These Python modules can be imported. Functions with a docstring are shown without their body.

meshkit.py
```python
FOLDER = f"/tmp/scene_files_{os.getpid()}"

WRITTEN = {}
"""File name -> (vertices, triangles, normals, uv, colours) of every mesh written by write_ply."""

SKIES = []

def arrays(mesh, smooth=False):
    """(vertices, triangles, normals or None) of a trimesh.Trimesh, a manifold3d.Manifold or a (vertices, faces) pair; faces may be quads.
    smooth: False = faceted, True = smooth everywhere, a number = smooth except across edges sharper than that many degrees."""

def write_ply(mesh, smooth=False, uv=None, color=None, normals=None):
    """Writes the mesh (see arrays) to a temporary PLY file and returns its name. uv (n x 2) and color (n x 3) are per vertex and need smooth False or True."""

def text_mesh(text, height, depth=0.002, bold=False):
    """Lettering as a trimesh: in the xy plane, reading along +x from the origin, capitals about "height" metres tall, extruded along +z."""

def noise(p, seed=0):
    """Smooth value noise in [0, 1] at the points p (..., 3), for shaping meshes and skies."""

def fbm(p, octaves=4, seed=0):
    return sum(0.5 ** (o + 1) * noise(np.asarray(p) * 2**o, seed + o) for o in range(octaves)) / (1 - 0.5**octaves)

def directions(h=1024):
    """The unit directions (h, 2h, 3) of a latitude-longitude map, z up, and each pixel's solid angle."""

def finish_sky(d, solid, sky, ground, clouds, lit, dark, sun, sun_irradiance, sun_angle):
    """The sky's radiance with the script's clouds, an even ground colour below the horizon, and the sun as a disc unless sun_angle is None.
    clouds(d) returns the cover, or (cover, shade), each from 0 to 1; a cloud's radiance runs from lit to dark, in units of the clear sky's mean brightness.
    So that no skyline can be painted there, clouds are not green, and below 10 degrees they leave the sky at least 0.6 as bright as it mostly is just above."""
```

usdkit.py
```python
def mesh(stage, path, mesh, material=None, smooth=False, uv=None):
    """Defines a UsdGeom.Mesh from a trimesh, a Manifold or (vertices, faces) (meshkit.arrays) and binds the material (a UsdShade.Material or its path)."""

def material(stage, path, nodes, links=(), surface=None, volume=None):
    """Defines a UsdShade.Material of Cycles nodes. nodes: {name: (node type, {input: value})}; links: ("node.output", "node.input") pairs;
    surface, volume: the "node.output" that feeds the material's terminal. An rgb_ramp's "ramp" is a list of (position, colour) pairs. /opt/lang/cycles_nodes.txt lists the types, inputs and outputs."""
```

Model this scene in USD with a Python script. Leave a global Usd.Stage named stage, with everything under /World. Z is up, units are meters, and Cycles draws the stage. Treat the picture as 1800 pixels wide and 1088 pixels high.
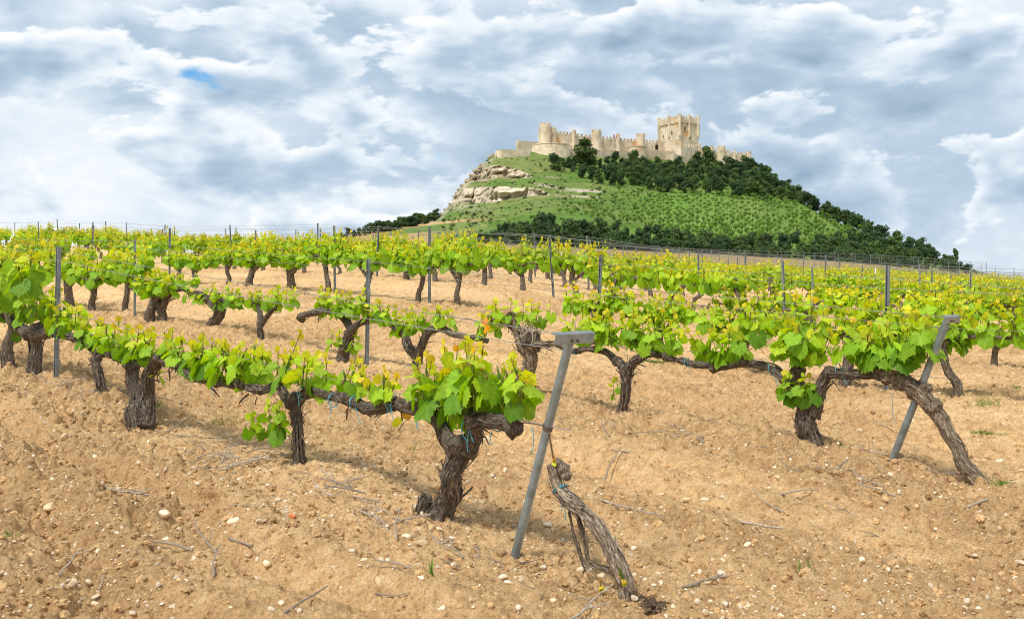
import math, random
import numpy as np
import trimesh
from scipy.interpolate import RBFInterpolator, PchipInterpolator
from scipy.spatial.transform import Rotation
from shapely.geometry import Polygon, Point
from pxr import Usd, UsdGeom, UsdLux, UsdShade, Sdf, Gf, Vt
import usdkit, meshkit

stage = Usd.Stage.CreateInMemory()
UsdGeom.SetStageUpAxis(stage, 'Z')
UsdGeom.SetStageMetersPerUnit(stage, 1.0)
UsdGeom.Xform.Define(stage, '/World')
UsdGeom.Scope.Define(stage, '/World/Looks')
LOOK = '/World/Looks/'

# ------------------------------------------------------------------ camera, sky, sun, exposure
F, CX, HY = 1750.0, 900.0, 495.0            # focal length, centre column and eye level, in pixels of a picture 1800 wide
cam = UsdGeom.Camera.Define(stage, '/World/camera')
cam.CreateHorizontalApertureAttr(36.0)
cam.CreateVerticalApertureAttr(36.0 * 1088 / 1800)
cam.CreateFocalLengthAttr(36.0 * F / 1800)
cam.CreateVerticalApertureOffsetAttr(-36.0 * (544 - HY) / 1800)
cam.CreateClippingRangeAttr((0.1, 20000.0))
cam.CreateExposureAttr(1.4)
cam.AddRotateXOp().Set(90.0)

SUN_EL, SUN_AZ = math.radians(58), math.radians(-140)      # azimuth = atan2(x, y) of the direction towards the sun
sun = UsdLux.DistantLight.Define(stage, '/World/sun')
sun.CreateIntensityAttr(0.4)
sun.CreateAngleAttr(10.0)
sun.CreateColorAttr(Gf.Vec3f(1.0, 0.95, 0.86))
sun.GetPrim().CreateAttribute('inputs:normalize', Sdf.ValueTypeNames.Bool).Set(True)
sun.AddRotateZOp().Set(-math.degrees(SUN_AZ))
sun.AddRotateXOp().Set(-(90 - math.degrees(SUN_EL)))

M = {}
def mat(name, nodes, links, surface='p.BSDF', volume=None):
    M[name] = usdkit.material(stage, LOOK + name, nodes, links, surface=surface, volume=volume)
    return M[name]

def sky_material():
    n, l = {}, []
    n['sky'] = ('sky_texture', {'sky_type': 'single_scattering', 'sun_disc': False, 'sun_elevation': SUN_EL, 'sun_rotation': SUN_AZ})
    n['geo'] = ('geometry', {})
    n['xyz'] = ('separate_xyz', {})
    l.append(('geo.position', 'xyz.vector'))
    def math_(name, op, a=None, b=None, c=None, clamp=False):
        v = {'math_type': op, 'use_clamp': clamp}
        for k, x in (('value1', a), ('value2', b), ('value3', c)):
            if isinstance(x, str): l.append((x, f'{name}.{k}'))
            elif x is not None: v[k] = x
        n[name] = ('math', v)
        return name + '.value'
    zc = math_('zc', 'maximum', 'xyz.z', 0.0)
    den = math_('den', 'multiply_add', zc, SKY['dm'], SKY['den'])
    qx = math_('qx', 'divide', 'xyz.x', den)
    qy = math_('qy', 'divide', 'xyz.y', den)
    qz = math_('qz', 'multiply', 'xyz.z', SKY['kz'])
    n['q'] = ('combine_xyz', {}); l += [(qx, 'q.x'), (qy, 'q.y'), (qz, 'q.z')]
    def noise(name, vec, scale, detail, rough, dist=0.0, off=(0, 0, 0), lac=2.0):
        n[name + '_m'] = ('mapping', {'location': off, 'scale': (scale, scale, scale)})
        l.append((vec, name + '_m.vector'))
        n[name] = ('noise_texture', {'scale': 1.0, 'detail': detail, 'roughness': rough, 'distortion': dist, 'lacunarity': lac})
        l.append((name + '_m.vector', name + '.vector'))
        return name + '.fac'
    S = SKY
    O = S['off']
    def field(name, sc, off, detail, rough, dist):
        """A cloud field and how much denser it is than a little higher up (> 0 on tops that catch the light)."""
        f0 = noise(name, 'q.vector', sc, detail, rough, dist, off)
        n[name + 'q'] = ('vector_math', {'math_type': 'add', 'vector2': (0.0, -S['dy'] / sc, S['dz'] / sc)}); l.append(('q.vector', name + 'q.vector1'))
        f1 = noise(name + 'u', name + 'q.vector', sc, 3.0, rough, dist, off)
        return f0, math_(name + 'rel', 'subtract', f0, f1)
    def step(name, x, a, b, lo=0.0, hi=1.0):
        n[name] = ('map_range', {'range_type': 'smoothstep', 'from_min': a, 'from_max': b, 'to_min': lo, 'to_max': hi, 'clamp': True}); l.append((x, name + '.value'))
        return name + '.result'
    big = noise('big', 'q.vector', S['s1'], 2.0, 0.45, 0.3, O)
    mid, rel = field('mid', S['s2'], (O[0] + 3.1, O[1] + 1.7, O[2] + 5), 8.0, 0.55, 0.15)
    low, rel2 = field('low', S['s2'] * 0.62, (O[0] + 7.7, O[1] + 4.4, O[2] + 2), 8.0, 0.52, 0.25)
    fine = noise('fine', 'q.vector', S['s3'], 6.0, 0.6, 0.0, (O[0] + 9, O[1] + 2, O[2] + 1))
    # large grey masses: one above the castle, one at the upper left
    def lobe(name, az, el, waz, wel, amp):
        # smooth blob in a direction, in metres of the unit sphere (slope coordinates)
        ax = math_(name + 'a', 'divide', 'xyz.x', math_(name + 'yy', 'maximum', 'xyz.y', 0.05))
        az_ = math_(name + 'b', 'divide', 'xyz.z', math_(name + 'yz', 'maximum', 'xyz.y', 0.05))
        dx = math_(name + 'c', 'divide', math_(name + 'd', 'subtract', ax, az), waz)
        dz = math_(name + 'e', 'divide', math_(name + 'f', 'subtract', az_, el), wel)
        r2 = math_(name + 'g', 'add', math_(name + 'h', 'multiply', dx, dx), math_(name + 'i', 'multiply', dz, dz))
        r2n = math_(name + 'n', 'add', r2, math_(name + 'o', 'multiply_add', mid, 2.4, -1.2))
        w = math_(name + 'j', 'exponent', math_(name + 'k', 'multiply', math_(name + 'p', 'maximum', r2n, 0.0), -1.0))
        return math_(name + 'l', 'multiply', w, amp)
    acc = None
    for i, L in enumerate(S['lobes']):
        v = lobe(f'lobe{i}', *L)
        acc = v if acc is None else math_(f'acc{i}', 'add', acc, v)
    # shade 0 = bright white, 1 = dark grey. Veil behind, then two decks of heaped cloud: white rims, grey bodies
    shA = math_('shA', 'multiply_add', big, S['kA'], S['kA0'])
    shA = math_('shA2', 'add', shA, math_('accA', 'multiply', acc, 0.6))
    def deck(name, f, r, thr, under):
        cover = step(name + 'cov', f, thr, thr + S['edge'])
        body = step(name + 'body', f, thr, thr + S['body'], S['rim'], S['core'])
        body = math_(name + 'b2', 'multiply_add', r, -S['kr'], body)
        body = math_(name + 'b3', 'add', body, acc)
        n[name + 'm'] = ('mix_float', {'use_clamp': True}); l.extend([(cover, name + 'm.fac'), (under, name + 'm.a'), (body, name + 'm.b')])
        return name + 'm.result'
    sh = deck('dB', low, rel2, S['tB'], shA)
    sh = deck('dC', mid, rel, S['tC'], sh)
    sh = math_('sh3', 'multiply_add', math_('fz', 'subtract', fine, 0.5), S['kf'], sh, clamp=True)
    n['ramp'] = ('rgb_ramp', {'ramp': S['ramp']}); l.append((sh, 'ramp.fac'))
    n['cl'] = ('vector_math', {'math_type': 'scale', 'scale': S['cloud']}); l.append(('ramp.color', 'cl.vector1'))
    # gaps of blue
    gap = noise('gap', 'q.vector', S['sg'], 4.0, 0.5, 0.4, (O[0] + 21, O[1] + 13, O[2]))
    g = math_('gapv', 'multiply_add', gap, 1.6, math_('gapl', 'multiply', lobe('hole', *S['hole']), 1.0))
    n['cov'] = ('map_range', {'range_type': 'smoothstep', 'from_min': S['g0'], 'from_max': S['g1'], 'to_min': 1.0, 'to_max': 0.0, 'clamp': True}); l.append((g, 'cov.value'))
    n['mix'] = ('mix_color', {'blend_type': 'mix', 'use_clamp': False}); n['sk1'] = ('hsv', {'saturation': 1.5, 'value': 0.62}); l.append(('sky.color', 'sk1.color')); n['sk2'] = ('vector_math', {'math_type': 'scale', 'scale': 1.0}); l.append(('sk1.color', 'sk2.vector1'))
    l += [('cov.result', 'mix.fac'), ('sk2.vector', 'mix.a'), ('cl.vector', 'mix.b')]
    n['bg'] = ('background_shader', {'strength': 0.1}); l.append(('mix.result', 'bg.color'))
    return usdkit.material(stage, LOOK + 'sky_look', n, l, surface='bg.background')

SKY = dict(off=(8.9, 6.1, 3.3), den=0.24, dm=0.20, kz=7.0, s1=0.9, s2=2.3, s3=10.0, dy=0.0, dz=0.16, kA=1.0, kA0=-0.10, edge=0.06, body=0.24, rim=0.09, core=0.76, tB=0.45, tC=0.48, kr=2.6, kf=0.36,
           ramp=[(0.0, (1.02, 1.04, 1.06)), (0.25, (0.82, 0.90, 0.98)), (0.55, (0.53, 0.66, 0.80)), (1.0, (0.33, 0.455, 0.60))],
           cloud=3.72, sg=5.0, g0=1.10, g1=1.50,
           lobes=[(0.16, 0.19, 0.26, 0.075, 0.30), (-0.02, 0.115, 0.13, 0.022, 0.24), (-0.20, 0.10, 0.16, 0.016, 0.18), (0.42, 0.14, 0.20, 0.09, 0.14)], hole=(-0.310, 0.205, 0.034, 0.022, 0.86))
dome = UsdLux.DomeLight.Define(stage, '/World/sky')
dome.CreateIntensityAttr(1.0)
UsdShade.MaterialBindingAPI.Apply(dome.GetPrim()).Bind(sky_material())

# ------------------------------------------------------------------ helpers
UP = np.array([0, 0, 1.0])
RS = lambda s: np.random.default_rng(s)

def unit(v):
    v = np.asarray(v, float)
    return v / (np.linalg.norm(v) + 1e-12)

counts = {}
def path_for(parent, name):
    parent = parent or '/World'
    k = (parent, name)
    n = counts.get(k, 0)
    counts[k] = n + 1
    return f'{parent}/{name}' if n == 0 else f'{parent}/{name}_{n:03d}'

def tag(prim, label=None, category=None, group=None, kind=None):
    prim = prim.GetPrim() if hasattr(prim, 'GetPrim') else stage.GetPrimAtPath(prim)
    for k, v in (('label', label), ('category', category), ('group', group), ('kind', kind)):
        if v: prim.SetCustomDataByKey(k, v)
    return prim

def bind(prim, m):
    UsdShade.MaterialBindingAPI.Apply(prim.GetPrim()).Bind(M[m] if isinstance(m, str) else m)

def put(parent, name, geo, m, smooth=False, tint=None, st=None, path=None):
    """One Mesh prim; tint = colour per vertex (or one colour) read by the materials as primvar tint."""
    if hasattr(geo, 'vertices'): geo = (np.asarray(geo.vertices), np.asarray(geo.faces))
    v, f = np.asarray(geo[0], float), np.asarray(geo[1], int)
    if len(geo) > 2 and tint is None: tint = geo[2]
    if len(geo) > 3 and st is None: st = geo[3]
    p = path or path_for(parent, name)
    ms = usdkit.mesh(stage, p, (v, f), M[m] if isinstance(m, str) else m, smooth=smooth, uv=st)
    if tint is not None:
        t = np.asarray(tint, np.float32)
        if t.ndim == 1: t = np.broadcast_to(t, (len(v), 3))
        n = len(ms.GetPointsAttr().Get())
        if n == len(t):
            UsdGeom.PrimvarsAPI(ms).CreatePrimvar('tint', Sdf.ValueTypeNames.Color3fArray, 'vertex').Set(Vt.Vec3fArray.FromNumpy(np.ascontiguousarray(t)))
        else:
            UsdGeom.PrimvarsAPI(ms).CreatePrimvar('tint', Sdf.ValueTypeNames.Color3fArray, 'constant').Set(Vt.Vec3fArray.FromNumpy(np.ascontiguousarray(t[:1])))
    return p

def xform(name, loc=(0, 0, 0), rotz=0.0, scale=1.0, parent=None, ref=None, tilt=None):
    p = path_for(parent, name)
    x = UsdGeom.Xform.Define(stage, p)
    x.AddTranslateOp().Set(Gf.Vec3d(*map(float, loc)))
    if tilt is not None: x.AddRotateXYZOp().Set(Gf.Vec3f(float(tilt[0]), float(tilt[1]), math.degrees(rotz)))
    else: x.AddRotateZOp().Set(math.degrees(rotz))
    s = (scale,) * 3 if np.ndim(scale) == 0 else scale
    x.AddScaleOp().Set(Gf.Vec3f(*map(float, s)))
    if ref:
        x.GetPrim().GetReferences().AddInternalReference(ref)
        x.GetPrim().SetInstanceable(True)
    return p

def kind_class(name):
    p = '/World/' + name
    stage.CreateClassPrim(p)
    return p

def instancer(name, protos, pos, quat, scale, idx, label=None, category=None, kind='stuff', parent=None):
    """protos: list of (geo, material, tint). quat as (n,4) x y z w."""
    p = path_for(parent, name)
    pi = UsdGeom.PointInstancer.Define(stage, p)
    rel = pi.CreatePrototypesRel()
    for i, (geo, m, smooth) in enumerate(protos):
        q = put(p, 'piece', geo, m, smooth=smooth, tint=None if len(geo) > 2 else np.ones(3))
        rel.AddTarget(q)
    pi.CreatePositionsAttr(Vt.Vec3fArray.FromNumpy(np.ascontiguousarray(pos, np.float32)))
    qh = Vt.QuathArray([Gf.Quath(float(a[3]), float(a[0]), float(a[1]), float(a[2])) for a in quat])
    pi.CreateOrientationsAttr(qh)
    pi.CreateScalesAttr(Vt.Vec3fArray.FromNumpy(np.ascontiguousarray(scale, np.float32)))
    pi.CreateProtoIndicesAttr(Vt.IntArray.FromNumpy(np.asarray(idx, np.int32)))
    tag(pi, label, category, None, kind)
    return p

class MB:
    """Collects pieces into one mesh, with a tint and st per vertex."""
    def __init__(s): s.v, s.f, s.t, s.st, s.n = [], [], [], [], 0
    def add(s, v, f, tint=(1, 1, 1), st=None):
        v = np.asarray(v, float); f = np.asarray(f, int)
        if f.shape[1] == 4: f = np.vstack([f[:, [0, 1, 2]], f[:, [0, 2, 3]]])
        s.v.append(v); s.f.append(f + s.n); s.n += len(v)
        t = np.asarray(tint, float)
        s.t.append(np.broadcast_to(t, (len(v), 3)) if t.ndim == 1 else t)
        s.st.append(np.zeros((len(v), 2)) if st is None else st)
        return s
    def tm(s, m, tint=(1, 1, 1)): return s.add(np.asarray(m.vertices), np.asarray(m.faces), tint)
    def geo(s): return (np.vstack(s.v), np.vstack(s.f), np.vstack(s.t), np.vstack(s.st))
    def empty(s): return s.n == 0

def spline(pts, n):
    pts = np.asarray(pts, float)
    if len(pts) == 2: return pts[0] + np.linspace(0, 1, n)[:, None] * (pts[1] - pts[0])
    d = np.r_[0, np.cumsum(np.linalg.norm(np.diff(pts, axis=0), axis=1) + 1e-9)]
    q = np.linspace(0, d[-1], n)
    return np.stack([PchipInterpolator(d, pts[:, k])(q) for k in range(pts.shape[1])], 1)

def frames(P):
    T = np.gradient(P, axis=0); T /= np.linalg.norm(T, axis=1, keepdims=True) + 1e-12
    a = np.array([1.0, 0, 0]) if abs(T[0, 0]) < 0.8 else np.array([0, 1.0, 0])
    A = []
    for t in T:
        a = a - t * (a @ t); a = a / (np.linalg.norm(a) + 1e-12); A.append(a)
    A = np.array(A)
    return T, A, np.cross(T, A)

def tube(P, r, sides=6, cap=True):
    P = np.asarray(P, float)
    r = np.broadcast_to(np.asarray(r, float), (len(P),))
    T, A, B = frames(P)
    ang = np.arange(sides) * 2 * np.pi / sides
    v = P[:, None] + r[:, None, None] * (np.cos(ang)[None, :, None] * A[:, None] + np.sin(ang)[None, :, None] * B[:, None])
    i, j = np.meshgrid(np.arange(len(P) - 1), np.arange(sides), indexing='ij')
    q = np.stack([i * sides + j, i * sides + (j + 1) % sides, (i + 1) * sides + (j + 1) % sides, (i + 1) * sides + j], -1).reshape(-1, 4)
    v = v.reshape(-1, 3)
    f = np.vstack([q[:, [0, 1, 2]], q[:, [0, 2, 3]]])
    if cap:
        n = len(v)
        v = np.vstack([v, P[:1], P[-1:]])
        j = np.arange(sides); j2 = (j + 1) % sides; e = (len(P) - 1) * sides
        f = np.vstack([f, np.stack([np.full(sides, n), j2, j], 1), np.stack([np.full(sides, n + 1), e + j, e + j2], 1)])
    return v, f

def bark_tube(P, r, sides=22, seed=0, rough=0.2, twist=3.0, knots=0.05):
    """A gnarled limb: sharp twisting grooves and lumps round a polyline; st runs (round, along) in metres."""
    P = np.asarray(P, float); r = np.asarray(r, float).copy()
    T, A, B = frames(P)
    L = np.r_[0, np.cumsum(np.linalg.norm(np.diff(P, axis=0), axis=1))]
    m = sides + 1
    ang = np.arange(m) * 2 * np.pi / sides
    R0 = r.mean()
    ph = ang[None] + twist * L[:, None]
    LL = np.broadcast_to(L[:, None], ph.shape)
    n1 = meshkit.fbm(np.stack([np.cos(ph) * 2.0, np.sin(ph) * 2.0, LL * 8.0], -1) + seed * 7.3, 2, seed)
    n2 = meshkit.fbm(np.stack([np.cos(ph) * 4.6, np.sin(ph) * 4.6, LL * 16.0], -1) + seed * 3.9, 2, seed + 3)
    groove = 1 - np.clip(np.abs(n1 - 0.5) * 7, 0, 1)              # narrow furrows
    lmp = meshkit.fbm(np.stack([np.cos(ang)[None] * 0.9 + 0 * LL, np.sin(ang)[None] * 0.9 + 0 * LL, LL / (R0 * 2.8)], -1) + seed * 3.1, 3, seed + 5) - 0.5
    rr = r[:, None] * (1.0 + rough * (n2 - 0.5) * 1.3 - rough * 0.75 * groove + knots * 4.5 * lmp)
    rr[:, -1] = rr[:, 0]
    v = P[:, None] + rr[..., None] * (np.cos(ang)[None, :, None] * A[:, None] + np.sin(ang)[None, :, None] * B[:, None])
    st = np.stack([np.broadcast_to((ang * R0)[None], ph.shape) + L[:, None] * twist * R0, LL], -1)
    i, j = np.meshgrid(np.arange(len(P) - 1), np.arange(sides), indexing='ij')
    q = np.stack([i * m + j, i * m + j + 1, (i + 1) * m + j + 1, (i + 1) * m + j], -1).reshape(-1, 4)
    v = v.reshape(-1, 3); st = st.reshape(-1, 2)
    f = np.vstack([q[:, [0, 1, 2]], q[:, [0, 2, 3]]])
    n = len(v)
    v = np.vstack([v, P[:1] - T[:1] * r[0] * 0.2, P[-1:] + T[-1:] * r[-1] * 0.35])
    st = np.vstack([st, st[:1], st[-1:]])
    j = np.arange(sides); e = (len(P) - 1) * m
    f = np.vstack([f, np.stack([np.full(sides, n), j + 1, j], 1), np.stack([np.full(sides, n + 1), e + j, e + j + 1], 1)])
    return v, f, st

def lump(seed, sub=2, amp=0.35, freq=1.4, flat=(1, 1, 0.7)):
    m = trimesh.creation.icosphere(subdivisions=sub)
    v = np.array(m.vertices)
    n = meshkit.fbm(v * freq + seed * 11.7, 3, seed) - 0.5
    v = v * (1 + amp * 2 * n)[:, None] * np.array(flat)
    return v, np.array(m.faces)

def stone_shape(seed, sub=2, cuts=9, flat=(1, 0.8, 0.55)):
    """An angular stone: a ball cut by random planes, then roughened."""
    g = RS(seed)
    m = trimesh.creation.icosphere(subdivisions=sub)
    v = np.array(m.vertices)
    for _ in range(cuts):
        d = unit(g.normal(size=3)); h = g.uniform(0.5, 0.85)
        over = np.maximum(v @ d - h, 0)
        v = v - over[:, None] * d * 0.95
    v = v * (1 + 0.10 * (meshkit.fbm(v * 3 + seed, 2, seed) - 0.5))[:, None]
    return v * np.array(flat), np.array(m.faces)

def box(c, s, rotz=0.0):
    m = trimesh.creation.box(s)
    if rotz: m.apply_transform(trimesh.transformations.rotation_matrix(rotz, [0, 0, 1]))
    m.apply_translation(c)
    return m

def rand_quat(g, n, tilt=None):
    if tilt is None: return Rotation.random(n, random_state=int(g.integers(1 << 30))).as_quat()
    a = Rotation.from_euler('zxy', np.stack([g.uniform(0, 2 * np.pi, n), g.normal(0, tilt, n), g.normal(0, tilt, n)], 1))
    return a.as_quat()

# ------------------------------------------------------------------ materials
def textured(name, ramp, scale, detail=4, rough=0.6, coords='position', stretch=(1, 1, 1), bump=0.0, bscale=None, bdist=0.01, roughness=0.9, spec=0.2, tint=False, island=0.0, metallic=0.0, extra=None):
    n = {'geo': ('geometry', {}), 'map': ('mapping', {'scale': stretch}),
         'noise': ('noise_texture', {'scale': scale, 'detail': detail, 'roughness': rough}), 'ramp': ('rgb_ramp', {'ramp': ramp}),
         'p': ('principled_bsdf', {'roughness': roughness, 'specular_ior_level': spec, 'metallic': metallic})}
    l = []
    if coords == 'st': n['uv'] = ('uvmap', {'attribute': 'st'}); l.append(('uv.UV', 'map.vector'))
    elif coords == 'object': n['tc'] = ('texture_coordinate', {}); l.append(('tc.object', 'map.vector'))
    else: l.append(('geo.position', 'map.vector'))
    l += [('map.vector', 'noise.vector'), ('noise.fac', 'ramp.fac')]
    col = 'ramp.color'
    if extra:                                           # a second, larger pattern multiplied in
        n['n2'] = ('noise_texture', {'scale': extra[0], 'detail': 3, 'roughness': 0.6}); n['r2'] = ('rgb_ramp', {'ramp': extra[1]})
        n['mx2'] = ('mix_color', {'blend_type': 'multiply', 'fac': 1.0})
        l += [('map.vector', 'n2.vector'), ('n2.fac', 'r2.fac'), (col, 'mx2.a'), ('r2.color', 'mx2.b')]; col = 'mx2.result'
    if tint:
        n['at'] = ('attribute', {'attribute': 'tint'}); n['mx'] = ('mix_color', {'blend_type': 'multiply', 'fac': 1.0})
        l += [(col, 'mx.a'), ('at.color', 'mx.b')]; col = 'mx.result'
    if island:
        n['oi'] = ('object_info', {}); n['mr'] = ('map_range', {'to_min': 1 - island, 'to_max': 1 + island})
        n['hs'] = ('hsv', {}); l += [('oi.random', 'mr.value'), ('mr.result', 'hs.value'), (col, 'hs.color')]; col = 'hs.color'
    l.append((col, 'p.base_color'))
    if bump:
        n['bn'] = ('noise_texture', {'scale': bscale or scale * 3, 'detail': 4, 'roughness': 0.65}); n['bp'] = ('bump', {'strength': bump, 'distance': bdist})
        l += [('map.vector', 'bn.vector'), ('bn.fac', 'bp.height'), ('bp.normal', 'p.normal')]
    return mat(name, n, l)

def soil_material():
    n = {'geo': ('geometry', {}),
         'n1': ('noise_texture', {'scale': 0.35, 'detail': 3, 'roughness': 0.5}), 'r1': ('rgb_ramp', {'ramp': [(0.3, (0.90, 0.88, 0.85)), (0.7, (1.06, 1.05, 1.05))]}),
         'n2': ('noise_texture', {'scale': 9, 'detail': 6, 'roughness': 0.65}), 'r2': ('rgb_ramp', {'ramp': [(0.3, (0.49, 0.312, 0.160)), (0.5, (0.68, 0.460, 0.238)), (0.72, (0.79, 0.575, 0.330))]}),
         'n3': ('noise_texture', {'scale': 95, 'detail': 4, 'roughness': 0.7}), 'r3': ('rgb_ramp', {'ramp': [(0.28, (0.58, 0.54, 0.50)), (0.48, (0.98, 0.97, 0.96)), (0.72, (1.28, 1.30, 1.34))]}),
         'n4': ('noise_texture', {'scale': 27, 'detail': 5, 'roughness': 0.7}), 'r4': ('rgb_ramp', {'ramp': [(0.32, (0.68, 0.64, 0.60)), (0.47, (1, 1, 1)), (0.7, (1.12, 1.12, 1.12))]}), 'm4': ('mix_color', {'blend_type': 'multiply', 'fac': 1.0, 'use_clamp': False}),
         'm1': ('mix_color', {'blend_type': 'multiply', 'fac': 1.0}), 'm2': ('mix_color', {'blend_type': 'multiply', 'fac': 1.0, 'use_clamp': False}),
         'at': ('attribute', {'attribute': 'tint'}), 'm3': ('mix_color', {'blend_type': 'multiply', 'fac': 1.0}),
         'bn': ('noise_texture', {'scale': 60, 'detail': 6, 'roughness': 0.75}), 'bp': ('bump', {'strength': 1.0, 'distance': 0.03}),
         'p': ('principled_bsdf', {'roughness': 0.95, 'specular_ior_level': 0.1})}
    l = [('geo.position', f'{k}.vector') for k in ('n1', 'n2', 'n3', 'bn')]
    l += [('n1.fac', 'r1.fac'), ('n2.fac', 'r2.fac'), ('n3.fac', 'r3.fac'), ('r2.color', 'm1.a'), ('r1.color', 'm1.b'), ('m1.result', 'm2.a'), ('r3.color', 'm2.b'),
          ('geo.position', 'n4.vector'), ('n4.fac', 'r4.fac'), ('m2.result', 'm4.a'), ('r4.color', 'm4.b'), ('m4.result', 'm3.a'), ('at.color', 'm3.b'), ('m3.result', 'p.base_color'), ('bn.fac', 'bp.height'), ('bp.normal', 'p.normal')]
    return mat('soil', n, l)
soil_material()

def leaf_material(name, trans=0.42, vary=0.14, rough=0.5, scale=35.0):
    n = {'at': ('attribute', {'attribute': 'tint'}), 'oi': ('object_info', {}), 'geo': ('geometry', {}),
         'mr': ('map_range', {'to_min': 1 - vary, 'to_max': 1 + vary}), 'hs': ('hsv', {}),
         'nz': ('noise_texture', {'scale': scale, 'detail': 3}), 'rz': ('rgb_ramp', {'ramp': [(0.3, (0.82, 0.84, 0.8)), (0.7, (1.12, 1.1, 1.1))]}),
         'mz': ('mix_color', {'blend_type': 'multiply', 'fac': 1.0, 'use_clamp': False}),
         'p': ('principled_bsdf', {'roughness': rough, 'specular_ior_level': 0.35}),
         'hs2': ('hsv', {'hue': 0.488, 'saturation': 1.08, 'value': 1.25}), 'tr': ('translucent_bsdf', {}), 'mix': ('mix_closure', {'fac': trans}),
         'bn': ('noise_texture', {'scale': scale * 2.2, 'detail': 3}), 'bp': ('bump', {'strength': 0.35, 'distance': 0.006})}
    l = [('oi.random', 'mr.value'), ('mr.result', 'hs.value'), ('at.color', 'hs.color'), ('geo.position', 'nz.vector'), ('nz.fac', 'rz.fac'), ('hs.color', 'mz.a'), ('rz.color', 'mz.b'),
         ('mz.result', 'p.base_color'), ('mz.result', 'hs2.color'), ('hs2.color', 'tr.color'), ('p.BSDF', 'mix.closure1'), ('tr.BSDF', 'mix.closure2'),
         ('geo.position', 'bn.vector'), ('bn.fac', 'bp.height'), ('bp.normal', 'p.normal')]
    return mat(name, n, l, surface='mix.closure')
leaf_material('vine_leaf', trans=0.45, vary=0.2, rough=0.6)
leaf_material('tree_leaf', trans=0.2, vary=0.22, rough=0.7, scale=0.6)
textured('bark', [(0.30, (0.022, 0.017, 0.013)), (0.43, (0.085, 0.065, 0.049)), (0.55, (0.205, 0.170, 0.135)), (0.70, (0.50, 0.45, 0.385))], 3.2, 6, 0.72, 'st', (48, 10, 1), bump=1.0, bscale=4.0, bdist=0.02, tint=True, extra=(0.45, [(0.3, (0.62, 0.60, 0.58)), (0.7, (1.25, 1.25, 1.25))]))
textured('wood_twig', [(0.3, (0.16, 0.125, 0.095)), (0.7, (0.42, 0.37, 0.31))], 30, 3, 0.6, 'object', tint=True, island=0.3)
textured('galvanised_steel', [(0.3, (0.115, 0.145, 0.158)), (0.7, (0.235, 0.275, 0.295))], 14, 5, 0.65, bump=0.15, bscale=60, bdist=0.002, roughness=0.55, spec=0.5, metallic=0.25, extra=(4, [(0.35, (0.8, 0.78, 0.75)), (0.6, (1.05, 1.05, 1.05))]))
textured('rusty_steel', [(0.3, (0.07, 0.045, 0.03)), (0.7, (0.17, 0.10, 0.06))], 60, 4, 0.6, roughness=0.8)
textured('wire_steel', [(0.3, (0.12, 0.125, 0.13)), (0.7, (0.26, 0.265, 0.27))], 9, 3, 0.6, roughness=0.5, spec=0.5)
textured('blue_twine', [(0.3, (0.04, 0.24, 0.33)), (0.7, (0.10, 0.40, 0.50))], 30, 2, 0.5, roughness=0.7)
textured('white_plastic', [(0.3, (0.66, 0.67, 0.68)), (0.7, (0.82, 0.82, 0.82))], 30, 2, 0.5, roughness=0.5)
textured('pale_stone', [(0.3, (0.46, 0.36, 0.24)), (0.5, (0.60, 0.50, 0.37)), (0.72, (0.74, 0.67, 0.55))], 28, 5, 0.65, 'position', bump=0.5, bscale=70, bdist=0.008, tint=True, island=0.22)
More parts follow.
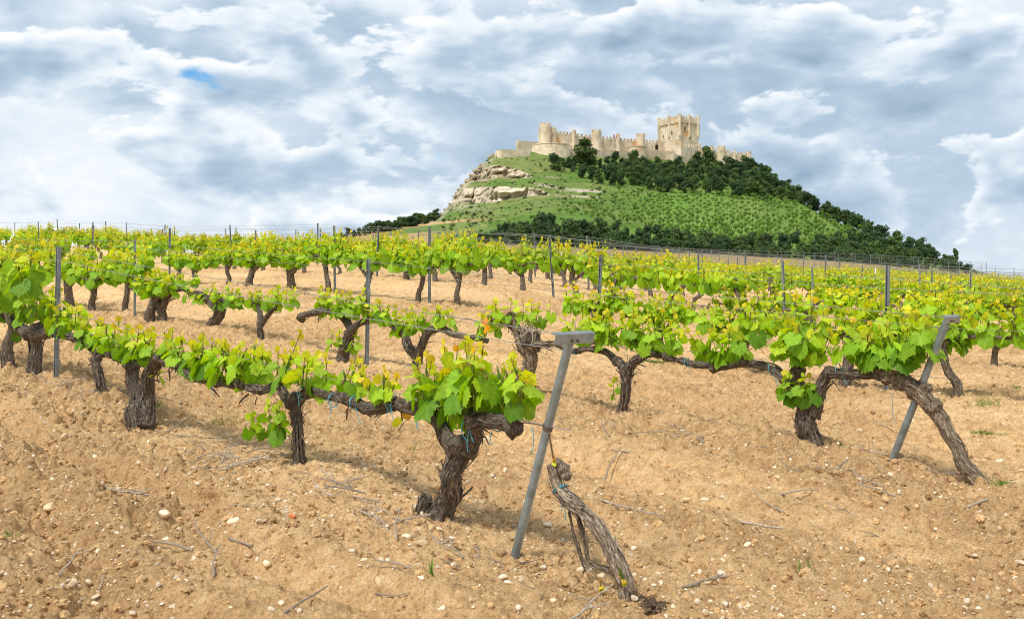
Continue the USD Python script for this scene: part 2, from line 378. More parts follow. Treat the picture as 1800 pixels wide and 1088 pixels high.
textured('clod', [(0.3, (0.32, 0.200, 0.100)), (0.5, (0.46, 0.302, 0.152)), (0.72, (0.57, 0.40, 0.220))], 30, 5, 0.7, 'position', bump=0.8, bscale=90, bdist=0.008, roughness=0.95, spec=0.1, island=0.28)
textured('dry_grass', [(0.3, (0.30, 0.18, 0.06)), (0.7, (0.48, 0.32, 0.14))], 30, 2, 0.5, tint=True)
def castle_material():
    n = {'geo': ('geometry', {}), 'm1': ('mapping', {'scale': (1, 1, 0.35)}), 'm2': ('mapping', {'scale': (1, 1, 2.4)}),
         'n1': ('noise_texture', {'scale': 0.16, 'detail': 9, 'roughness': 0.7}), 'r1': ('rgb_ramp', {'ramp': [(0.25, (0.47, 0.37, 0.26)), (0.5, (0.66, 0.56, 0.42)), (0.75, (0.78, 0.71, 0.59))]}),
         'n2': ('noise_texture', {'scale': 0.55, 'detail': 5, 'roughness': 0.65}), 'r2': ('rgb_ramp', {'ramp': [(0.30, (0.62, 0.60, 0.58)), (0.48, (1, 1, 1)), (0.7, (1.08, 1.08, 1.08))]}),
         'n3': ('noise_texture', {'scale': 0.075, 'detail': 4, 'roughness': 0.6}), 'r3': ('rgb_ramp', {'ramp': [(0.56, (1, 1, 1)), (0.68, (0.95, 0.74, 0.52))]}),
         'n4': ('noise_texture', {'scale': 1.3, 'detail': 3, 'roughness': 0.6}), 'r4': ('rgb_ramp', {'ramp': [(0.3, (0.80, 0.80, 0.80)), (0.65, (1.08, 1.08, 1.08))]}),
         'a': ('mix_color', {'blend_type': 'multiply', 'fac': 1.0}), 'b': ('mix_color', {'blend_type': 'multiply', 'fac': 1.0}), 'c': ('mix_color', {'blend_type': 'multiply', 'fac': 1.0}), 'd': ('mix_color', {'blend_type': 'multiply', 'fac': 1.0}),
         'at': ('attribute', {'attribute': 'tint'}), 'bp': ('bump', {'strength': 0.7, 'distance': 0.3}), 'p': ('principled_bsdf', {'roughness': 0.95, 'specular_ior_level': 0.1})}
    l = [('geo.position', 'm1.vector'), ('geo.position', 'm2.vector'), ('geo.position', 'n1.vector'), ('m1.vector', 'n2.vector'), ('geo.position', 'n3.vector'), ('m2.vector', 'n4.vector'),
         ('n1.fac', 'r1.fac'), ('n2.fac', 'r2.fac'), ('n3.fac', 'r3.fac'), ('n4.fac', 'r4.fac'), ('r1.color', 'a.a'), ('r2.color', 'a.b'), ('a.result', 'b.a'), ('r3.color', 'b.b'), ('b.result', 'c.a'), ('r4.color', 'c.b'), ('c.result', 'd.a'), ('at.color', 'd.b'),
         ('d.result', 'p.base_color'), ('n4.fac', 'bp.height'), ('bp.normal', 'p.normal')]
    return mat('castle_stone', n, l)
castle_material()
textured('rock', [(0.25, (0.30, 0.23, 0.15)), (0.5, (0.52, 0.43, 0.31)), (0.75, (0.70, 0.62, 0.50))], 0.22, 8, 0.7, 'position', (0.7, 0.7, 2.2), bump=0.8, bscale=0.8, bdist=0.8, tint=True)
textured('hillside', [(0.28, (0.62, 0.64, 0.55)), (0.5, (1, 1, 1)), (0.72, (1.25, 1.2, 1.2))], 0.09, 9, 0.72, 'position', (1, 1, 1.6), bump=0.7, bscale=0.35, bdist=0.9, roughness=0.95, spec=0.1, tint=True)
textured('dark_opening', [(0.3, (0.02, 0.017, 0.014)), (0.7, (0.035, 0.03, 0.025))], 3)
textured('red_cloth', [(0.3, (0.45, 0.03, 0.02)), (0.7, (0.55, 0.05, 0.03))], 3)
textured('tree_bark', [(0.3, (0.06, 0.045, 0.03)), (0.7, (0.16, 0.12, 0.09))], 2, 3, 0.6)

# ------------------------------------------------------------------ the lie of the land
NROW = unit([0.725, 0.69, 0])                 # across the rows
UROW = np.array([-NROW[1], NROW[0], 0])       # along the rows, away to the left
ROWC = [2.94, 6.24, 9.9, 13.5]
while len(ROWC) < 30: ROWC.append(ROWC[-1] + 3.0)

def ray(x, y): return np.array([(x - CX) / F, 1.0, (HY - y) / F])
def on_row(x, y, k, c=None, off=0.0):
    """The point of row k's vertical plane that lies along the view through (x, y)."""
    r = ray(x, y)
    return r * (((ROWC[k] if c is None else c) + off) / (r @ NROW))

row_pts = {0: [(762, 923), (517, 826), (258, 763), (177, 702), (62, 671), (1103, 1062)],
           1: [(1739, 883), (1423, 791), (1090, 746), (927, 700), (733, 657), (600, 645), (460, 598), (370, 584), (283, 573)],
           2: [(1536, 697), (1780, 716), (1050, 612), (813, 545), (733, 538), (453, 508), (230, 497), (137, 484)],
           3: [(90, 452), (160, 456), (700, 492)], 4: [(160, 436)]}
ctrl = [(on_row(x, y, k)) for k, pts in row_pts.items() for x, y in pts]
for x, d, y in [(0, 54, 431), (300, 47, 446), (600, 42, 458), (900, 50, 471), (1200, 60, 489), (1500, 70, 501), (1800, 80, 507), (900, 3.0, 1215), (0, 3.0, 1205), (1800, 3.0, 1225),
                (560, 150, 430), (760, 150, 433), (900, 100, 455), (900, 140, 447), (1300, 100, 472), (1300, 140, 465), (1700, 110, 488), (1700, 150, 482),
                (0, 110, 455), (300, 110, 452), (0, 200, 490), (300, 200, 470), (1800, 150, 505),
                (600, 300, 428), (1000, 300, 442), (1500, 300, 464), (1800, 300, 493), (0, 300, 500),
                (0, 700, 525), (600, 700, 525), (1200, 700, 525), (1800, 700, 525), (0, 3000, 540), (900, 3000, 540), (1800, 3000, 540)]:
    ctrl.append(ray(x, y) * d)
ctrl = np.array(ctrl)
def _feat(X, Y):
    th = np.clip(np.arctan2(X, Y), -0.62, 0.62)
    r = np.hypot(X, Y) + 1e-6
    return np.stack([np.tan(th) * 1.6, 0.9 * np.log(r * np.cos(th) + 0.6)], -1), r * np.cos(th)
_f, _d = _feat(ctrl[:, 0], ctrl[:, 1])
_rbf = RBFInterpolator(_f, (ctrl[:, 2] + 1.25) / _d, smoothing=0.002, kernel='thin_plate_spline', degree=1)

def terrain(X, Y):
    X, Y = np.asarray(X, float), np.asarray(Y, float)
    shape = X.shape
    f, d = _feat(X.ravel(), Y.ravel())
    q = np.concatenate([_rbf(f[i:i + 100000]) for i in range(0, len(f), 100000)])
    q = np.clip(q, -0.3, 0.3)
    near = np.clip((d - 1.5) / 1.5, 0, 1)
    back = np.clip((np.abs(np.arctan2(X.ravel(), Y.ravel())) - 0.8) / 0.8, 0, 1)
    q = q * near * (1 - back)
    return (-1.25 + q * d).reshape(shape)

def micro(X, Y):
    """Tilled soil: furrows along the rows, clods and crumbs; fades out with distance."""
    P = np.stack([X, Y, np.zeros_like(X)], -1)
    c, t = P @ NROW, P @ UROW
    d = np.hypot(X, Y)
    fade = np.clip(1.6 - d / 40, 0, 1)
    z = 0.075 * (meshkit.fbm(np.stack([c * 1.5, t * 0.22, 0 * c], -1), 2, 3) - 0.5)
    z = z + 0.06 * (meshkit.fbm(P * 1.5, 2, 4) - 0.5)
    z = z + 0.05 * (meshkit.fbm(np.stack([c * 4.5 + 0.6 * meshkit.noise(P * 0.7, 2), t * 0.30, 0 * c], -1), 2, 13) - 0.5)
    wv = 0.10 * (meshkit.noise(np.stack([t * 0.8, 0 * t, 0 * t], -1), 41) - 0.5) * 2; lv = 0.35 + 1.1 * meshkit.noise(P * 2.0 + 5, 43)
    for q in (1.55, 2.15, 4.55, 5.0, 7.6, 8.2): z = z + lv * (0.05 * np.exp(-((c + wv - q - 0.2) / 0.09) ** 2) - 0.06 * np.exp(-((c + wv - q) / 0.11) ** 2))
    for q in ROWC[:5]: z = z + 0.045 * np.exp(-((c - q) / 0.28) ** 2) * (0.4 + 1.2 * meshkit.noise(P * 2.3, 17))
    band = np.clip((meshkit.fbm(np.stack([c * 1.0, t * 0.35, 0 * c + 7], -1), 2, 11) - 0.40) * 5, 0.25, 1)
    a = meshkit.fbm(P * 6.0, 3, 5)
    z = z + 0.17 * band * np.clip(a - 0.42, 0, 1)
    b = meshkit.fbm(P * 17.0, 2, 6)
    z = z + 0.12 * band * (np.abs(b - 0.5) - 0.1) + 0.022 * (b - 0.5)
    e = meshkit.fbm(P * 48.0, 2, 7)
    z = z + 0.042 * (e - 0.5) * np.clip(1.5 - d / 16, 0, 1)
    return z * fade

def ground_z(X, Y): return terrain(X, Y) + micro(np.asarray(X, float), np.asarray(Y, float))
def gpt(x, y):
    z = ground_z(np.array([x]), np.array([y]))[0]
    return np.array([x, y, z])
def pix_ground(x, y, lo=2.0, hi=120.0):
    """Where the view through (x, y) first meets the ground."""
    r = ray(x, y)
    for n in (90, 40):
        d = np.exp(np.linspace(math.log(lo), math.log(hi), n))
        h = r[2] * d - (terrain(r[0] * d, d) if n == 90 else ground_z(r[0] * d, d))
        i = int(np.argmax(h < 0))
        if h[i] >= 0: return None
        if n == 90: lo, hi = d[max(i - 2, 0)] * 0.97, d[min(i + 1, n - 1)] * 1.03
    i0 = max(i - 1, 0); w = h[i0] / (h[i0] - h[i] + 1e-12)
    return gpt(*(r[:2] * (d[i0] + (d[i] - d[i0]) * w)))

def build_ground():
    th = np.r_[np.radians([-180, -150, -120, -90, -70, -55, -45, -40, -36]), np.arctan(np.linspace(-0.60, 0.60, 780)), np.radians([36, 40, 45, 55, 70, 90, 120, 150, 180])]
    d = np.r_[[0.2, 0.8, 1.4, 2.0, 2.4], np.exp(np.linspace(math.log(2.7), math.log(16), 640)), np.exp(np.linspace(math.log(16), math.log(170), 170))[1:], np.exp(np.linspace(math.log(170), math.log(6000), 40))[1:]]
    TH, D = np.meshgrid(th, d, indexing='ij')
    R = D / np.maximum(np.cos(np.clip(TH, -0.8, 0.8)), 0.3)
    X, Y = R * np.sin(TH), R * np.cos(TH)
    Z = terrain(X, Y)
    ins = (D > 2.0) & (np.abs(TH) < 0.7) & (D < 60)
    Z[ins] += micro(X[ins], Y[ins])
    nt, nd = X.shape
    i, j = np.meshgrid(np.arange(nt - 1), np.arange(nd - 1), indexing='ij')
    a = i * nd + j
    q = np.stack([a, a + 1, a + nd + 1, a + nd], -1).reshape(-1, 4)
    f = np.vstack([q[:, [0, 2, 1]], q[:, [0, 3, 2]]])
    V = np.stack([X, Y, Z], -1).reshape(-1, 3)
    # soil colour: bare tan earth; further fields turn green beyond the vineyard blocks
    c_, t_ = V @ NROW, V @ UROW
    bd = np.clip((meshkit.fbm(np.stack([c_ * 1.0, t_ * 0.35, 0 * c_ + 7], -1), 2, 11) - 0.40) * 5, 0, 1)[:, None]
    t = np.array([1.08, 1.075, 1.07]) * (1 - bd) + np.array([0.92, 0.90, 0.88]) * bd      # turned soil is browner than the dry crust
    weedy = np.clip((V[:, 1] - 66) / 25, 0, 1)[:, None] * 0.9
    t = t * (1 - weedy) + weedy * np.array([0.40, 0.43, 0.36])
    far = np.clip((V[:, 1] - 260) / 120, 0, 1)[:, None]
    t = t * (1 - far) + far * np.array([0.42, 0.75, 0.35])
    put(None, 'ground', (V, f), 'soil', smooth=True, tint=t)
    tag('/World/ground', 'tan tilled stony soil of the vineyard', None, None, 'structure')
build_ground()

# ------------------------------------------------------------------ vines: leaves, shoots, limbs
def leaf_shape(seed):
    """A five-lobed toothed vine leaf, stalk at the origin, midrib along +x, about 1 from stalk to tip. Returns vertices, faces, vein weight."""
    g = RS(1000 + seed)
    ringa = np.radians([-162, -112, -84, -52, -27, 0, 27, 52, 84, 112, 162])
    lobe = np.array([0.52, 0.70, 0.66, 0.90, 0.80, 1.0, 0.80, 0.90, 0.66, 0.70, 0.52]) * (1 + g.normal(0, 0.04, 11))
    isv = np.array([0, 1, 0, 1, 0, 1, 0, 1, 0, 1, 0], float)
    V = [np.zeros(3)]; W = [1.0]
    for a, r, v in zip(ringa, lobe, isv):
        V.append([0.52 * r * math.cos(a), 0.52 * r * math.sin(a), 0]); W.append(v)
    outer = []
    for k in range(10):
        for m in range(3):
            a = ringa[k] + (ringa[k + 1] - ringa[k]) * m / 3
            r = lobe[k] + (lobe[k + 1] - lobe[k]) * m / 3
            if m: r *= 1.06 if (k + m) % 2 else 0.93
            if m == 0 and isv[k]: r *= 1.05
            outer.append((a, r * (1 + g.normal(0, 0.025)), 0.8 if (m == 0 and isv[k]) else 0.0))
    outer.append((ringa[10], lobe[10], 0.0))
    o0 = len(V)
    for a, r, w in outer:
        V.append([r * math.cos(a), r * math.sin(a), 0]); W.append(w)
    Fc = []
    for k in range(10):
        r0, r1 = 1 + k, 2 + k
        o = [o0 + 3 * k + m for m in range(4)]
        Fc += [(0, r0, r1), (r0, o[0], o[1]), (r0, o[1], r1), (r1, o[1], o[2]), (r1, o[2], o[3])]
    V, W = np.array(V, float), np.array(W)
    x, y = V[:, 0].copy(), V[:, 1].copy()
    rr = np.hypot(x, y)
    cup, droop = g.uniform(-0.30, 0.28), g.uniform(0.12, 0.45)
    V[:, 2] = cup * y ** 2 - droop * rr ** 2 * 0.5 + 0.055 * (1 - W) * np.minimum(rr * 2, 1) - 0.02
    V[:, 2] += 0.10 * (meshkit.noise(np.stack([x * 2.2, y * 2.2, 0 * x + seed * 3.7], -1), seed) - 0.5) * rr * 2
    fold = g.uniform(-0.25, 0.25)
    V[:, 2] += fold * np.abs(y) * 0.6
    return V, np.array(Fc), W
LEAVES = [leaf_shape(i) for i in range(10)]

LEAFCOL = dict(dark=(0.080, 0.215, 0.010), mid=(0.185, 0.38, 0.013), light=(0.33, 0.52, 0.020), yellow=(0.55, 0.54, 0.030), orange=(0.62, 0.27, 0.040), red=(0.50, 0.12, 0.03))
STEM = np.array([0.24, 0.20, 0.06])

def place_leaf(g, P, mid, nrm, size, col):
    v, f, w = LEAVES[int(g.integers(len(LEAVES)))]
    m = unit(mid); n = unit(nrm - m * (nrm @ m)); b = np.cross(n, m)
    Rm = np.stack([m, b, n], 1)
    V = P + (v * size * np.array([1, g.uniform(0.9, 1.12), 1])) @ Rm.T
    c = np.asarray(col)
    t = c[None] * (1 + 0.55 * w[:, None] * np.array([0.55, 0.35, 0.6])) * (1 + 0.10 * (np.hypot(v[:, 0], v[:, 1])[:, None] - 0.5))
    return V, f, np.clip(t, 0, 0.9)

def leaf_colour(g, frac, yellow):
    """frac: 0 at the foot of a shoot, 1 at its tip."""
    k = frac + g.normal(0, 0.13) + yellow
    L = LEAFCOL
    stops = [(-0.30, 'dark'), (0.10, 'mid'), (0.55, 'light'), (1.08, 'yellow'), (1.65, 'orange')]
    for (a, ca), (b, cb) in zip(stops[:-1], stops[1:]):
        if k <= b or cb == 'orange':
            w = float(np.clip((k - a) / (b - a), 0, 1))
            return np.array(L[ca]) * (1 - w) + np.array(L[cb]) * w
    return np.array(L['mid'])

def shoot(g, base, direction, length, big=0.092, yellow=0.0, axis=UROW, step=0.036, tipleaf=0.028):
    """A green shoot: (stem mesh, list of leaves). Leaves alternate, largest and hanging at the foot, small and yellow at the tip."""
    n = max(3, int(length / step))
    d = unit(direction)
    pts = [np.array(base, float)]
    for i in range(n):
        d = unit(d + 0.12 * UP + g.normal(0, 0.09, 3))
        pts.append(pts[-1] + d * length / n)
    pts = np.array(pts)
    mb = MB()
    tc = np.linspace(0, 1, len(pts))[:, None]
    v, f = tube(pts, np.linspace(0.0042, 0.0016, len(pts)), 5)
    sc = STEM * (1 - 0.3 * g.random())
    mb.add(v, f, sc)
    leaves = []
    phi = g.uniform(0, 2 * np.pi)
    for i in range(0, n + 1):
        fr = i / n
        phi += np.pi + g.normal(0, 0.5)
        side = np.array([math.cos(phi), math.sin(phi), 0])
        size = max(tipleaf, big * (1 - 0.72 * fr ** 1.25)) * g.uniform(0.78, 1.18)
        pl = size * g.uniform(0.45, 0.95) * (1.0 if fr < 0.8 else 0.5)
        pd = unit(side * 0.95 + UP * (0.15 + 0.55 * fr))
        P0 = pts[i]; P1 = P0 + pd * pl
        v, f = tube(np.array([P0, P0 + pd * pl * 0.5 + UP * 0.08 * pl, P1]), 0.0014, 3, cap=False)
        mb.add(v, f, np.array([0.33, 0.27, 0.06]))
        young = fr ** 2
        mid = side * 0.45 - UP * (1.05 * (1 - fr) - 0.15) + UP * 0.75 * young + g.normal(0, 0.22, 3)
        nrm = side * 0.75 + UP * 0.62 + g.normal(0, 0.28, 3)
        leaves.append(place_leaf(g, P1, mid, nrm, size, leaf_colour(g, fr, yellow)))
    if g.random() < 0.35:                                     # a tendril
        q = pts[-2] + np.stack([np.linspace(0, 1, 7) * g.uniform(-0.08, 0.08), np.linspace(0, 1, 7) * g.uniform(-0.08, 0.08), 0.05 * np.sin(np.linspace(0, 3, 7)) + np.linspace(0, 0.05, 7)], 1)
        v, f = tube(q, 0.0011, 3, cap=False); mb.add(v, f, np.array([0.42, 0.40, 0.06]))
    # flower cluster buds near the top
    if g.random() < 0.45:
        i = min(len(pts) - 2, max(1, int(0.6 * n)))
        q = pts[i] + np.stack([np.zeros(5), np.zeros(5), np.linspace(0, 0.06, 5)], 1) + np.outer(np.linspace(0, 0.03, 5), g.normal(0, 0.6, 3))
        v, f = tube(q, [0.003, 0.006, 0.007, 0.005, 0.002], 5); mb.add(v, f, np.array([0.14, 0.24, 0.03]))
    return mb.geo()[:3], leaves

def bark_strips(g, P, r, n, length=(0.05, 0.17), loose=0.15):
    """Fibrous plates of bark lying along a limb, their ends lifted; a few hang loose."""
    mb = MB(); T, A, B = frames(P)
    D = np.r_[0, np.cumsum(np.linalg.norm(np.diff(P, axis=0), axis=1))]
    for _ in range(n):
        a = g.uniform(0, 2 * np.pi); L = min(g.uniform(*length), D[-1] * 0.6); s0 = g.uniform(0, D[-1] - L); w = g.uniform(0.0025, 0.008)
        hang = g.random() < loose
        rows = []
        for q in np.linspace(0, 1, 5):
            s = s0 + L * q; a2 = a + 2.0 * L * q * (1 if g.random() < .5 else -1) * 0.3
            c = np.array([np.interp(s, D, P[:, k]) for k in range(3)]); i = min(int(np.searchsorted(D, s)), len(P) - 1)
            o = A[i] * math.cos(a2) + B[i] * math.sin(a2); b = A[i] * -math.sin(a2) + B[i] * math.cos(a2)
            R = np.interp(s, D, r)
            lift = 0.004 + 0.022 * (abs(2 * q - 1) ** 3) * g.uniform(0, 0.8) + (0.05 * q * q if hang else 0)
            ww = w * (0.35 + 0.65 * math.sin(math.pi * (0.12 + 0.76 * q)))
            p = c + o * (R * 0.93 + lift) - (UP * 0.03 * q if hang else 0)
            rows += [p - b * ww, p + b * ww]
        v = np.array(rows); f = []
        for q in range(4): f += [[2 * q, 2 * q + 1, 2 * q + 3], [2 * q, 2 * q + 3, 2 * q + 2]]
        k = g.uniform(0.55, 1.7)
        u0 = g.random()
        mb.add(v, np.array(f), np.array([k, k, k]), st=np.stack([np.tile([u0, u0 + w * 2], 5), np.repeat(np.linspace(0, L, 5), 2) + u0], 1))
    return mb

def limb(g, pts, rads, seed, n=None, sides=20, strips=10, rough=0.30, tint=(1, 1, 1)):
    P = spline(pts, n or max(12, len(pts) * 9))
    d = np.r_[0, np.cumsum(np.linalg.norm(np.diff(np.asarray(pts, float), axis=0), axis=1))]
    D = np.r_[0, np.cumsum(np.linalg.norm(np.diff(P, axis=0), axis=1))]
    r = np.interp(D / D[-1], d / d[-1], rads)
    wob = np.stack([meshkit.noise(np.stack([D * 9, 0 * D + k * 5.3, 0 * D + seed], -1), seed + k) - 0.5 for k in range(3)], 1)
    P = P + wob * r[:, None] * 0.45
    v, f, st = bark_tube(P, r, sides, seed, rough, twist=g.uniform(-1.6, 1.6))
    mb = MB().add(v, f, np.array(tint, float), st)
    if strips:
        s = bark_strips(g, P, r, strips)
        if not s.empty(): mb.add(*s.geo()[:2], tint=s.geo()[2] * np.array(tint), st=s.geo()[3])
    return mb.geo(), P, r

def knob(mbgeo_list, g, c, r, seed, tint=(0.8, 0.8, 0.8)):
    v, f = lump(seed, 3, 0.42, 1.6, (1, 1, 0.95))
    v = v + 0.18 * (meshkit.fbm(v * 5.5, 2, seed) - 0.5)[:, None] * v
    return (np.asarray(c) + v * r, f, np.broadcast_to(np.array(tint), v.shape), np.stack([np.arctan2(v[:, 1], v[:, 0]) * r, v[:, 2] * r], 1))

VINE_GROUP = ['old vines of the nearest row', 'old vines of the second row', 'old vines of the third row']

def write_shoots(parent, shoots, separate, leafmat='vine_leaf'):
    """separate: every leaf its own Mesh under its shoot; otherwise leaves of a shoot in one part."""
    for stem, leaves in shoots:
        sp = put(parent, 'shoot', stem, leafmat, smooth=True)
        if separate:
            for v, f, t in leaves: put(sp, 'leaf', (v, f), leafmat, smooth=True, tint=t)
        else:
            mb = MB()
            for v, f, t in leaves: mb.add(v, f, t)
            q = put(sp, 'leaves', mb.geo()[:3], leafmat, smooth=True); tag(q, kind='stuff')

def clump_shoots(g, k, x0, x1, y0, y1, n=None, big=0.080, yellow=0.02, depth=0.08, off=0.0, hang=0.34):
    """Shoots that fill a patch of row k's plane as seen in the photograph: from y1 (foot) to y0 (tips)."""
    a, b = on_row(x0, y1, k), on_row(x1, y1, k)
    width = np.linalg.norm(b - a)
    top = on_row((x0 + x1) / 2, y0, k)[2]; bot = on_row((x0 + x1) / 2, y1, k)[2]
    h = top - bot
    n = n or max(1, int(round(width / 0.058)))
    out = []
    marg = min(0.06, width * 0.2) / width
    for i in range(n):
        w = np.clip((i + 0.5 + g.normal(0, 0.25)) / n, marg, 1 - marg)
        base = a + (b - a) * w; base[2] = bot + h * hang * g.uniform(0.6, 1.1)
        base = base + NROW * (off + g.normal(0, depth * 0.5))
        edge = (w - 0.5) * 2
        L = h * (1 - hang) * g.uniform(0.62, 1.0) * (1 - 0.25 * abs(edge)) + 0.02
        d = UP + UROW * (0.25 * g.normal()) - np.array([0, 0, 0]) + NROW * g.normal(0, 0.28) + unit((b - a)) * 0.25 * edge
        out.append(shoot(g, base, d, max(L, 0.08), big, yellow))
    return out

def rpts(k, pts, base_off=0.0):
    return np.array([on_row(x, y, k) for x, y in pts])
def rad(px, P): return px / 2 * P[1] / F          # half a width in pixels at the point's depth

def ground_foot(P, sink=0.05):
    """Lets a limb's first point sit in the soil."""
    P = P.copy(); P[0, 2] = min(P[0, 2], ground_z(P[:1, 0], P[:1, 1])[0]) - sink
    return P

def traced_vine(k, seed, label, trunk, arms=(), clumps=(), knobs=(), roots=True, tint=(1, 1, 1), strips=1.0, separate=True, name='grape_vine', sides=34):
    """trunk and arms: lists of (x, y, width in px) in the photograph, laid in row k's plane; clumps: patches of foliage."""
    g = RS(seed)
    root = xform(name, on_row(trunk[0][0][0], trunk[0][0][1], k))
    o = np.array(on_row(trunk[0][0][0], trunk[0][0][1], k))
    def local(geo): return (geo[0] - o,) + tuple(geo[1:])
    for i, line in enumerate(trunk):
        P = rpts(k, [(a, b) for a, b, _ in line])
        r = [rad(w, p) for (_, _, w), p in zip(line, P)]
        P = P + NROW * g.normal(0, 0.012, (len(P), 1))
        if i == 0 and roots:
            P = ground_foot(P, 0.06); r[0] *= 1.18
        geo, _, _ = limb(g, P, r, seed * 7 + i, sides=sides, strips=int(110 * strips), tint=tint)
        put(root, 'trunk', local(geo), 'bark', smooth=True)
    for i, line in enumerate(arms):
        P = rpts(k, [(a, b) for a, b, _ in line])
        r = [rad(w, p) for (_, _, w), p in zip(line, P)]
        P = P + NROW * g.normal(0, 0.018, (len(P), 1))
        geo, _, _ = limb(g, P, r, seed * 13 + i, sides=max(14, sides - 6), strips=int(34 * strips), tint=np.array(tint) * 0.85)
        put(root, 'arm', local(geo), 'bark', smooth=True)
    for i, (x, y, w) in enumerate(knobs):
        c = on_row(x, y, k)
        put(root, 'knot', local(knob(None, g, c, rad(w, c), seed * 3 + i)), 'bark', smooth=True)
    sh = []
    for c in clumps:
        kw = c[4] if len(c) > 4 else {}
        sh += clump_shoots(g, k, *c[:4], **kw)
    sh = [((s[0] - o,) + tuple(s[1:]), [(v - o, f, t) for v, f, t in lv]) for s, lv in sh]
    write_shoots(root, sh, separate)
    tag(root, label, 'grapevine', VINE_GROUP[k])
    return root

Y = lambda **k: k
# nearest row, from the right (row end) to the left
traced_vine(0, 11, 'thick forked old vine beside the nearest leaning pipe post, its arm ending in a knob', 
    [[(768, 925, 46), (776, 898, 42), (789, 868, 38), (799, 828, 35), (806, 796, 40), (810, 770, 50)], [(754, 912, 26), (752, 888, 24), (755, 872, 22)]],
    [[(806, 800, 40), (785, 768, 32), (760, 735, 28), (735, 716, 27), (695, 709, 26), (650, 717, 24), (618, 707, 20), (594, 702, 17), (563, 690, 16), (540, 684, 15)],
     [(812, 800, 40), (826, 765, 34), (842, 738, 30), (868, 736, 26), (896, 747, 28)]],
    [(738, 800, 604, 742, Y(n=8, yellow=0.12)), (790, 870, 600, 752, Y(n=7, yellow=0.04)), (850, 936, 620, 742, Y(n=7)), (758, 850, 640, 792, Y(n=6, yellow=-0.08, hang=0.5)),
     (588, 648, 630, 706, Y(n=5, big=0.062, yellow=0.12)), (652, 702, 652, 705, Y(n=4, big=0.058, yellow=0.35)), (700, 735, 725, 754, Y(n=1, big=0.05, yellow=0.9, hang=0.6)),
     (828, 842, 560, 690, Y(n=1, big=0.04, yellow=0.5, hang=0.1))],
    [(902, 752, 38), (888, 738, 24), (835, 735, 34), (612, 698, 26), (742, 716, 28)])
traced_vine(0, 12, 'slim vine with a leafy sucker low on its left side, in the nearest row',
    [[(517, 828, 30), (521, 800, 19), (520, 760, 19), (517, 725, 20), (518, 700, 22)]],
    [[(518, 712, 18), (505, 698, 17), (492, 680, 15), (470, 684, 15), (440, 682, 15), (405, 668, 13)], [(517, 712, 18), (532, 690, 17), (548, 685, 15)]],
    [(478, 572, 600, 700, Y(n=9)), (386, 470, 598, 680, Y(n=9)), (466, 518, 706, 792, Y(n=5, off=-0.04, hang=0.4, yellow=-0.25, big=0.068)), (462, 492, 556, 690, Y(n=1, big=0.05, hang=0.1, yellow=0.35))],
    [(518, 700, 24), (478, 680, 17)])
traced_vine(0, 13, 'vine whose thick trunk splits near the ground into two stems',
    [[(256, 766, 46), (250, 735, 36), (240, 700, 24), (233, 668, 22), (231, 640, 23)], [(260, 752, 30), (257, 700, 22), (260, 665, 21), (268, 645, 23), (280, 630, 22)]],
    [[(280, 636, 20), (312, 640, 18), (346, 658, 20), (383, 670, 19), (405, 676, 15)], [(231, 640, 20), (215, 632, 16), (195, 628, 13)]],
    [(210, 304, 562, 650, Y(n=11)), (300, 384, 586, 664, Y(n=10)), (352, 432, 598, 684, Y(n=8)), (262, 282, 648, 676, Y(n=1, big=0.05))],
    [(231, 642, 28), (282, 630, 24), (384, 670, 22)])
traced_vine(0, 14, 'thin crooked young vine between the split vine and the flat steel post on the left',
    [[(176, 704, 20), (181, 675, 15), (177, 650, 15), (172, 628, 16)]], [[(174, 632, 12), (158, 612, 10), (145, 600, 10)], [(173, 630, 12), (190, 622, 10), (210, 626, 10)]],
    [(140, 214, 556, 632, Y(n=11))], strips=0.5)
traced_vine(0, 15, 'stout straight vine left of the flat steel post at the picture edge',
    [[(62, 673, 28), (62, 640, 23), (61, 610, 22), (64, 582, 25)]],
    [[(64, 590, 24), (92, 581, 20), (118, 588, 16), (140, 598, 13)], [(62, 588, 24), (40, 574, 18), (20, 560, 17), (0, 556, 16), (-25, 552, 15)]],
    [(-25, 48, 500, 580, Y(n=11, yellow=-0.08)), (40, 100, 494, 575, Y(n=9, yellow=-0.08)), (96, 148, 530, 602, Y(n=9)), (22, 46, 570, 602, Y(n=1, big=0.06, yellow=-0.2))],
    [(64, 584, 34)])
# second row, right to left
traced_vine(1, 21, 'stout vine with a leafy sucker on its trunk, beside the right-hand pipe post',
    [[(1421, 794, 46), (1420, 765, 38), (1416, 730, 36), (1418, 705, 40), (1404, 680, 22), (1402, 650, 20)], [(1428, 730, 30), (1438, 700, 22), (1444, 675, 20), (1458, 656, 19), (1495, 657, 17), (1540, 656, 16), (1560, 655, 15)]],
    [[(1408, 690, 20), (1376, 661, 18), (1347, 643, 17), (1306, 637, 16), (1270, 643, 15), (1235, 641, 13), (1195, 634, 12)]],
    [(1222, 1320, 562, 650, Y(n=9, big=0.09)), (1290, 1352, 526, 610, Y(n=5)), (1362, 1452, 546, 652, Y(n=9, big=0.095)), (1468, 1540, 560, 658, Y(n=6, big=0.09)), (1530, 1642, 542, 664, Y(n=13, big=0.098, yellow=-0.03)),
     (1378, 1436, 652, 716, Y(n=6, off=-0.06, big=0.075, yellow=-0.2))],
    [(1402, 652, 26), (1458, 655, 24), (1258, 645, 22), (1545, 655, 26)])
